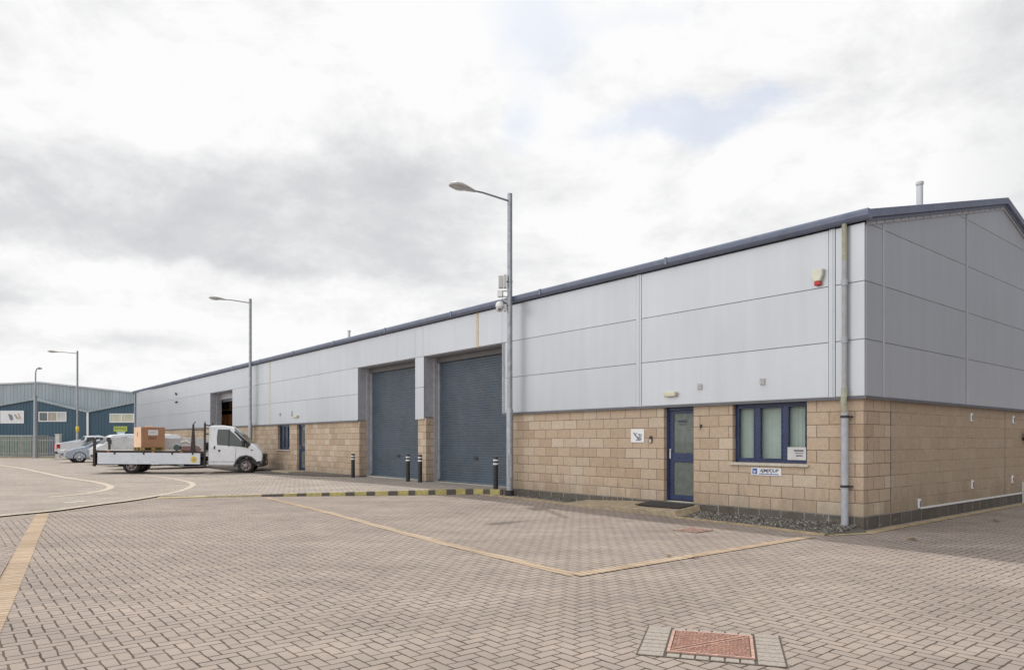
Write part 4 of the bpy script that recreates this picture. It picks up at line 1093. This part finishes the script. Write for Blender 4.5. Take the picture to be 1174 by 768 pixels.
# parked cars
def car(name,label,cat,prof,cabin,L,W_,e_nose,t,rev,mat,wheels,r,belt,glassmat_='carglass',grp='cars parked beyond the truck',tail='red'):
    # x forward, nose at x=0 going back to -L
    yawc=ANG+math.pi if not rev else ANG
    nose=W(e_nose,t) if not rev else W(e_nose+L,t)
    ro=empty(name,(nose.x,nose.y,U(nose.x,nose.y)),yawc,label,cat,grp)
    b=MB(); profile_body(b,prof,W_/2,belt,.32); bd=b.build('body',mat,ro,bevel=.06,seg=3,sharp=38)
    def yv(z): return W_/2-.32*max(0,z-belt)
    for nm,pts in cabin:
        for sg in (-1,1):
            panel([Vector((x_,sg*(yv(z)+.003),z)) for x_,z in pts],(0,sg*.01,0),M[glassmat_],nm,bd)
    for wx in wheels:
        for sg in (-1,1):
            wheel(ro,wx,sg*(W_/2-.11),r,.2,sg,.64,M['chrome'])
            x=MB(); x.lathe((wx,sg*(W_/2-.06),r+.01),(0,sg,0),[(r*1.16,0),(r*1.16,.066),(r*1.0,.066)],24); x.build('wheel_arch',M['black'],bd)
    return ro,bd
hatch=[(-4.1,.28),(-.35,.25),(-.05,.3),(.0,.5),(-.05,.68),(-.5,.86),(-1.05,.98),(-1.75,1.38),(-2.1,1.46),(-3.0,1.48),(-3.75,1.38),(-4.0,1.0),(-4.1,.8)]
hwin=[('side_window',[(-1.35,1.0),(-1.85,1.33),(-2.3,1.39),(-2.3,.98)]),('side_window',[(-2.36,.98),(-2.36,1.39),(-3.1,1.40),(-3.2,1.02)]),('side_window',[(-3.27,1.03),(-3.2,1.38),(-3.55,1.34),(-3.7,1.08)])]
def fit_glass(bd,W_,belt,ws,rw):
    def yv(z): return W_/2-.32*max(0,z-belt)
    for nm,((x0,z0),(x1,z1)) in (('windscreen',ws),('rear_window',rw)):
        d=Vector((x1-x0,0,z1-z0)).normalized(); n=Vector((-d.z,0,d.x)); 
        if n.z<0: n=-n
        a0,a1=yv(z0)*.9,yv(z1)*.88
        x=MB(); x.prism([Vector((x0,-a0,z0))+n*.024,Vector((x0,a0,z0))+n*.024,Vector((x1,a1,z1))+n*.024,Vector((x1,-a1,z1))+n*.024],n*.008); x.build(nm,M['carglass'],bd)
def lights(bd,W_,xn,zn,xr,zr,rl=.1):
    for sg in (-1,1):
        x=MB(); x.obox((xn,sg*(W_/2-.2),zn),(1,-.35*sg,-.3),(.35*sg,1,0),(.3,0,1),.13,.17,.075); x.build('headlight',M['palegrey'],bd,bevel=.03)
        x=MB(); x.obox((xr,sg*(W_/2-.07),zr),(1,0,0),(0,1,0),(.1,0,1),.07,.08,.17); x.build('tail_light',M['red'],bd,bevel=.02)
    x=MB(); x.box(xn+.02,xn+.14,-W_/2+.5,W_/2-.5,.42,.58); x.build('grille',M['black'],bd,bevel=.02)
def mkcar(label,e,t,mat,rev=False,cat='car',sc=1.0):
    ro,bd=car('parked_car',label,cat,[(x*sc,z) for x,z in hatch],[(n,[(x*sc,z) for x,z in p]) for n,p in hwin],4.1*sc,1.76,e,t,rev,mat,[-.82*sc,-3.3*sc],.31,.93)
    fit_glass(bd,1.76,.93,((-1.13*sc,1.03),(-1.7*sc,1.35)),((-3.97*sc,1.05),(-3.78*sc,1.36)))
    lights(bd,1.76,-.13,.72,-4.02*sc,.9); return ro
mkcar('silver blue hatchback with dark front bumper, nose out left of the truck',-6.0,46.3,M['silver'])
mkcar('white estate car behind the truck bed, between cab and carton',-5.6,32.4,M['white'],sc=1.1)
mkcar('white car mostly hidden behind the left side of the brown carton',-5.0,37.2,M['white'])
pk=[(-4.9,.42),(-.35,.35),(-.05,.4),(.0,.6),(-.05,.9),(-.6,1.02),(-1.3,1.10),(-1.9,1.62),(-2.2,1.70),(-3.1,1.66),(-3.35,1.12),(-4.85,1.14),(-4.92,.9)]
ro,bd=car('pickup_truck','low white pickup with large red tail lamp by the palisade fence end','pickup',pk,[('side_window',[(-1.6,1.2),(-1.98,1.55),(-2.5,1.58),(-2.5,1.2)]),('side_window',[(-2.56,1.2),(-2.56,1.58),(-3.05,1.56),(-3.15,1.2)])],4.9,1.8,-5.3,55.4,True,M['white'],[-.9,-3.9],.36,1.1)
fit_glass(bd,1.8,1.1,((-1.4,1.2),(-1.85,1.58)),((-3.33,1.2),(-3.13,1.6)))
for sg in (-1,1):
    x=MB(); x.prism([Vector((-4.96,sg*.62,1.05)),Vector((-4.96,sg*.92,1.07)),Vector((-4.94,sg*.92,.8)),Vector((-4.94,sg*.70,.62))],Vector((.2,0,0))); x.build('tail_light',M['red'],bd,bevel=.02)
x=MB(); x.box(-5.0,-4.85,-.85,.85,.38,.55); x.build('rear_bumper',M['black'],bd,bevel=.03)
van=[(-4.6,.3),(-.3,.27),(-.05,.32),(.0,.55),(-.03,.9),(-.15,1.05),(-.42,1.16),(-.78,1.58),(-.95,1.69),(-1.5,1.74),(-4.3,1.74),(-4.55,1.64),(-4.6,1.1)]
vwin=[('side_window',[(-.62,1.18),(-.92,1.52),(-1.65,1.58),(-1.65,1.18)])]
ro,bd=car('panel_van','white van with dark mirror parked nose out behind the truck tail','van',van,vwin,4.6,1.86,-5.2,40.9,False,M['white'],[-.85,-3.7],.32,1.12)
fit_glass(bd,1.86,1.12,((-.44,1.20),(-.76,1.55)),((-4.62,1.2),(-4.6,1.55))); lights(bd,1.86,-.12,.85,-4.56,1.0)
for sg in (-1,1):
    x=MB(); x.obox((-.62,sg*1.04,1.42),(1,0,0),(0,1,0),(0,0,1),.05,.1,.12); x.build('wing_mirror',M['black'],bd,bevel=.02)

# ------------------------------------------------------------------ palisade fence
FY=56.2
fe=empty('palisade_fence',(-46,FY,.14),0,'grey galvanised palisade fence along the yard end','fence')
x=MB(); X=-26.0
while X<9.9:
    x.box(X-.022,X+.022,-.01,.006,.08,1.66); x.add([(X-.022,-.01,1.66),(X+.022,-.01,1.66),(X,-.002,1.74)],[(0,1,2)]); X+=.135
x.build('pales',M['fencem'],fe)
for z in (.35,1.4):
    x=MB(); x.box(-26,9.9,.006,.05,z-.03,z+.03); x.build('rail',M['fencem'],fe)
for k in range(13):
    x=MB(); X=-26+k*2.99; x.box(X-.05,X+.05,.05,.12,0,1.75); x.build('fence_post',M['fencem'],fe)
x=MB(); x.box(-26,9.9,-.12,.12,-.05,.1); x.build('base_kerb',M['concrete'],fe)
gp_=empty('gate_post',(-36.1,FY-.1,.14),0,'pale square gate post at the right end of the fence','post')
x=MB(); x.box(-.16,.16,-.16,.16,0,1.85); x.prism([Vector((-.19,-.19,1.85)),Vector((.19,-.19,1.85)),Vector((.19,.19,1.85)),Vector((-.19,.19,1.85))],Vector((0,0,.06))); x.build('post_shaft',M['palegrey'],gp_,bevel=.01)
# things behind the fence: a white van and a green container
sk=empty('green_container',(-41.6,60.2,.14),0,'dull green metal container behind the palisade fence','container')
x=MB(); x.box(-1.4,1.3,-1,1,.1,1.75)
for k in range(12): x.box(-1.4+k*.23,-1.3+k*.23,-1.04,-1,.15,1.7)
x.build('container_body',M['green_thing'],sk)
x=MB(); x.box(-1.45,1.35,-1.06,1.06,1.75,1.83); x.build('container_lid',M['farboard'],sk)
pvn=empty('pallet_stack',(-46.4,59.4,.14),0,'white framed stack of crates above dark red boards behind the fence','crates')
x=MB()
for k in range(5): x.box(-1.4+k*.55,-1.0+k*.55,-.5,.5,.75,1.75)
x.build('white_crates',M['signwhite'],pvn)
x=MB(); x.box(-1.5,1.6,-.6,.6,0,.74); x.build('red_boards',paint('dull_red',(.16,.05,.05),.8),pvn)

# ------------------------------------------------------------------ blue building beyond
BY=66.0
bb=empty('blue_warehouse',(-44.2,BY,.14),0,'blue and pale teal sheet clad warehouse with two shallow gables','building')
def X_(px,Y=BY): return (px-587)/FPX*Y+44.2
def Z_(py,Y=BY): return CAMH+(505-py)/FPX*Y-.14
# pale upper cladding on the main volume
roofline=[(-18,5.9),(X_(0),Z_(440.5)),(X_(46),Z_(438.6)),(X_(155),Z_(450.5)),(20,4.9)]
x=MB(); x.prism([Vector((a,0,b)) for a,b in roofline]+[Vector((20,0,0)),Vector((-18,0,0))],Vector((0,18,0))); x.build('main_volume',M['teal'],bb)
x=MB()
for (a,b),(c,d) in zip(roofline,roofline[1:]): x.prism([Vector((a,-.12,b-.03)),Vector((c,-.12,d-.03)),Vector((c,-.12,d+.1)),Vector((a,-.12,b+.1))],Vector((0,18.2,0)))
x.build('roof',M['farboard'],bb)
YF=-1.2; YB=BY+YF
def xf(px): return X_(px,YB)
def zf_(py): return Z_(py,YB)
zig=[(xf(-110),zf_(476)),(xf(-100),zf_(476)),(xf(0),zf_(464.6)),(xf(39),zf_(457.6)),(xf(92),zf_(470)),(xf(101),zf_(472)),(xf(155),zf_(461)),(xf(192),zf_(453.5)),(xf(300),zf_(475))]
x=MB(); x.prism([Vector((a,YF,b)) for a,b in zig]+[Vector((zig[-1][0],YF,0)),Vector((zig[0][0],YF,0))],Vector((0,-YF-.01,0))); fr=x.build('front_gables',M['bluewall'],bb)
x=MB()
for (a,b),(c,d) in zip(zig,zig[1:]): x.prism([Vector((a,YF-.15,b-.08)),Vector((c,YF-.15,d-.08)),Vector((c,YF-.15,d+.09)),Vector((a,YF-.15,b+.09))],Vector((0,-YF+.12,0)))
x.build('verge_trim',M['teal'],bb)
x=MB(); x.box(xf(100),xf(102.3),YF-.12,YF-.01,0,zf_(472)); x.build('downpipe',M['signwhite'],bb)
# windows
def bwin(p0,p1,q0,q1,parts):
    x=MB(); a,b,z0,z1=xf(p0),xf(p1),zf_(q1),zf_(q0); w=.09; y0,y1=YF-.06,YF-.005
    x.box(a,b,y0,y1,z0,z0+w); x.box(a,b,y0,y1,z1-w,z1); x.box(a,a+w,y0,y1,z0+w,z1-w); x.box(b-w,b,y0,y1,z0+w,z1-w)
    n=len(parts); 
    for k in range(1,n): c=a+(b-a)*k/n; x.box(c-.05,c+.05,y0,y1,z0+w,z1-w)
    f=x.build('window',M['signwhite'],bb)
    for k,mt in enumerate(parts):
        c0=a+(b-a)*k/n+.06; c1=a+(b-a)*(k+1)/n-.06; g=MB(); g.box(c0,c1,YF-.02,YF-.008,z0+w,z1-w); g.build('pane',mt,f)
bwin(44.6,76.5,472,483.3,[M['carglass'],M['beige_print'],M['palegrey']])
bwin(126,154,474,484.3,[M['cream_glass'],M['cream_glass']])
bn=empty('banner',(xf(14.2)-44.2,YB-.02,Z_(478,YB)+.14),0,'white banner with grey and pink emblem on the blue gable','banner')
hw_,hh_=(xf(28)-xf(.8))/2,(Z_(470.4,YB)-Z_(485,YB))/2
x=MB(); x.box(-hw_,hw_,-.03,-.003,-hh_,hh_); x.build('banner_sheet',M['signwhite'],bn)
x=MB(); x.prism([Vector((-.35,-.045,.3)),Vector((0.0,-.045,.2)),Vector((.12,-.045,-.15)),Vector((0,-.045,-.32)),Vector((-.18,-.045,-.25))],Vector((0,.012,0))); x.build('grey_emblem',M['banner_grey'],bn)
x=MB(); x.prism([Vector((.15,-.045,.25)),Vector((.35,-.045,.25)),Vector((.65,-.045,-.15)),Vector((.45,-.045,-.2))],Vector((0,.012,0))); x.build('brown_emblem',M['beige_print'],bn)
x=MB(); x.prism([Vector((.5,-.045,.35)),Vector((.68,-.045,.33)),Vector((.85,-.045,-.15)),Vector((.7,-.045,-.2))],Vector((0,.012,0))); x.build('pink_emblem',M['banner_pink'],bn)
ls=empty('lime_sign',(xf(138.5)-44.2,YB-.02,Z_(491.5,YB)+.14),0,'lime green sign board under the right window of the warehouse','sign')
x=MB(); x.box(-.62,.62,-.04,-.003,-.24,.24); x.build('sign_board',M['lime'],ls)
x=MB(); 
for k in range(7): x.box(-.5+k*.15,-.4+k*.15,-.044,-.04,-.08,.08)
x.build('lettering',paint('olive_print',(.2,.25,.06),.6),ls)
ps=empty('pale_sign',(xf(139)-44.2,YB-.02,Z_(496.5,YB)+.14),0,'small pale blue sign under the lime board of the warehouse','sign')
x=MB(); x.prism([Vector((-.42,-.04,.13)),Vector((.42,-.04,.13)),Vector((.28,-.04,-.13)),Vector((-.28,-.04,-.13))],Vector((0,.036,0))); x.build('sign_board',M['paleblue_lit'],ps)

# ------------------------------------------------------------------ light and sky
SH=Vector((-D2))*1.5+Vector((-D1))*3.0      # horizontal shadow offset of an eaves 5.3 m up
SUN=Vector((-SH.x,-SH.y,5.3)).normalized()
sd=bpy.data.lights.new('sun','SUN'); sd.energy=2.3; sd.angle=R(1.2); sd.color=(1,.95,.88)
so=bpy.data.objects.new('sun',sd); C.objects.link(so); so.rotation_euler=SUN.to_track_quat('Z','Y').to_euler(); so.location=(0,0,40)
el=math.asin(SUN.z); az=math.atan2(SUN.x,SUN.y)
w=bpy.data.worlds.new('World'); scene.world=w; w.use_nodes=True; nt=w.node_tree
bg=nt.nodes['Background']; bg.inputs[1].default_value=.12
sky=N(nt,'ShaderNodeTexSky',sky_type='NISHITA'); sky.sun_disc=False; sky.sun_elevation=el; sky.sun_rotation=az; sky.air_density=1.2; sky.dust_density=2.5
gco=N(nt,'ShaderNodeTexCoord').outputs['Generated']
def dirv(px,py): return Vector(((px-587)/FPX,1,(505-py)/FPX)).normalized()
# warp the direction for ragged cloud edges
wn=N(nt,'ShaderNodeTexNoise'); wn.inputs['Scale'].default_value=3.2; wn.inputs['Detail'].default_value=6; wn.inputs['Roughness'].default_value=.62
sepg=N(nt,'ShaderNodeSeparateXYZ'); nt.links.new(gco,sepg.inputs[0])
zc=math_(nt,'MAXIMUM',sepg.outputs[2],0.0); den=math_(nt,'ADD',zc,.16)
cvp=N(nt,'ShaderNodeCombineXYZ'); nt.links.new(math_(nt,'DIVIDE',sepg.outputs[0],den),cvp.inputs[0]); nt.links.new(math_(nt,'DIVIDE',sepg.outputs[1],den),cvp.inputs[1])
nt.links.new(gco,wn.inputs['Vector'])
wv=N(nt,'ShaderNodeVectorMath',operation='MULTIPLY_ADD'); nt.links.new(wn.outputs['Color'],wv.inputs[0]); wv.inputs[1].default_value=(.22,.22,.16)
off=N(nt,'ShaderNodeVectorMath',operation='SUBTRACT'); nt.links.new(gco,off.inputs[0]); off.inputs[1].default_value=(.11,.11,.08)
nt.links.new(off.outputs[0],wv.inputs[2])
def blob(px,py,sx,sz,amp):
    c=dirv(px,py); s=N(nt,'ShaderNodeVectorMath',operation='SUBTRACT'); nt.links.new(wv.outputs[0],s.inputs[0]); s.inputs[1].default_value=c
    m=N(nt,'ShaderNodeVectorMath',operation='MULTIPLY'); nt.links.new(s.outputs[0],m.inputs[0]); m.inputs[1].default_value=(FPX/sx,FPX/sx*.5,FPX/sz)
    l=N(nt,'ShaderNodeVectorMath',operation='DOT_PRODUCT'); nt.links.new(m.outputs[0],l.inputs[0]); nt.links.new(m.outputs[0],l.inputs[1])
    return math_(nt,'MULTIPLY',math_(nt,'EXPONENT',math_(nt,'MULTIPLY',l.outputs['Value'],-1.0)),amp)
def total(bl):
    t=None
    for q in bl: v=blob(*q); t=v if t is None else math_(nt,'ADD',t,v)
    return t
grey=total([(40,220,170,45,.42),(210,270,200,32,.5),(400,225,150,40,.42),(60,335,160,12,.3),(560,230,90,30,.2),(330,305,170,12,.3),(1130,90,120,70,.22),(60,395,170,10,.25),(150,180,80,22,.2)])
n1=noise(nt,mapping(nt,cvp.outputs[0],(1,1,1),(0,0,0),(3.1,.7,0)),1.3,8,.6,.3)
n2=noise(nt,mapping(nt,gco,(1,1,2.2)),3.5,9,.68,.4)
gg=math_(nt,'ADD',grey,math_(nt,'MULTIPLY',math_(nt,'SUBTRACT',n1,.5),1.1))
gg=math_(nt,'ADD',gg,math_(nt,'MULTIPLY',math_(nt,'SUBTRACT',n2,.5),1.25))
n3=noise(nt,mapping(nt,gco,(1,1,1.6)),11,6,.6)
gg=math_(nt,'ADD',gg,math_(nt,'MULTIPLY',math_(nt,'SUBTRACT',n3,.5),.8))
cloud=ramp(nt,gg,[(0.0,(8.15,8.15,8.15)),(.2,(7.35,7.36,7.42)),(.55,(5.9,5.95,6.1)),(.95,(4.95,5.02,5.25))])
blue=total([(765,145,60,22,1.15),(845,116,55,14,.85),(615,25,50,45,1.1),(612,150,24,26,.7),(740,12,50,12,.5)])
bl_=math_(nt,'ADD',blue,math_(nt,'MULTIPLY',math_(nt,'SUBTRACT',n2,.5),1.1))
bf=ramp(nt,bl_,[(.25,0),(.9,.6)])
# clear patches show the thin blue behind a veil
skyv=mixc(nt,.45,sky.outputs[0],(6.3,6.9,7.8)); 
col=mixc(nt,bf,cloud,skyv)
# out-of-view sky shaped: brighter behind left for the front, darker right for the gable
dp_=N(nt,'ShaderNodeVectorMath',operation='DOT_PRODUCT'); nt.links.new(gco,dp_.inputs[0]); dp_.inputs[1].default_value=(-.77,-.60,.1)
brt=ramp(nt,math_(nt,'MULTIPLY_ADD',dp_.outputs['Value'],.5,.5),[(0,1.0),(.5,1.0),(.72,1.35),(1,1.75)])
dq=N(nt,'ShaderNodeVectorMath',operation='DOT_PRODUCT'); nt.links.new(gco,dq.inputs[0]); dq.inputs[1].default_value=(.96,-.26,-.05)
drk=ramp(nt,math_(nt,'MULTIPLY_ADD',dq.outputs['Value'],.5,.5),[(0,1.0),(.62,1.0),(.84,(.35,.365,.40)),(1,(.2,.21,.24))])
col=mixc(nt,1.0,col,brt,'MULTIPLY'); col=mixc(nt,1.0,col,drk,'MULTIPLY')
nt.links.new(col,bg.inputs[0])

scene.view_settings.view_transform='Standard'; scene.view_settings.look='None'; scene.view_settings.exposure=0.0; scene.view_settings.gamma=1
scene.cycles.use_denoising=True
scene.cycles.max_bounces=6; scene.cycles.transparent_max_bounces=8
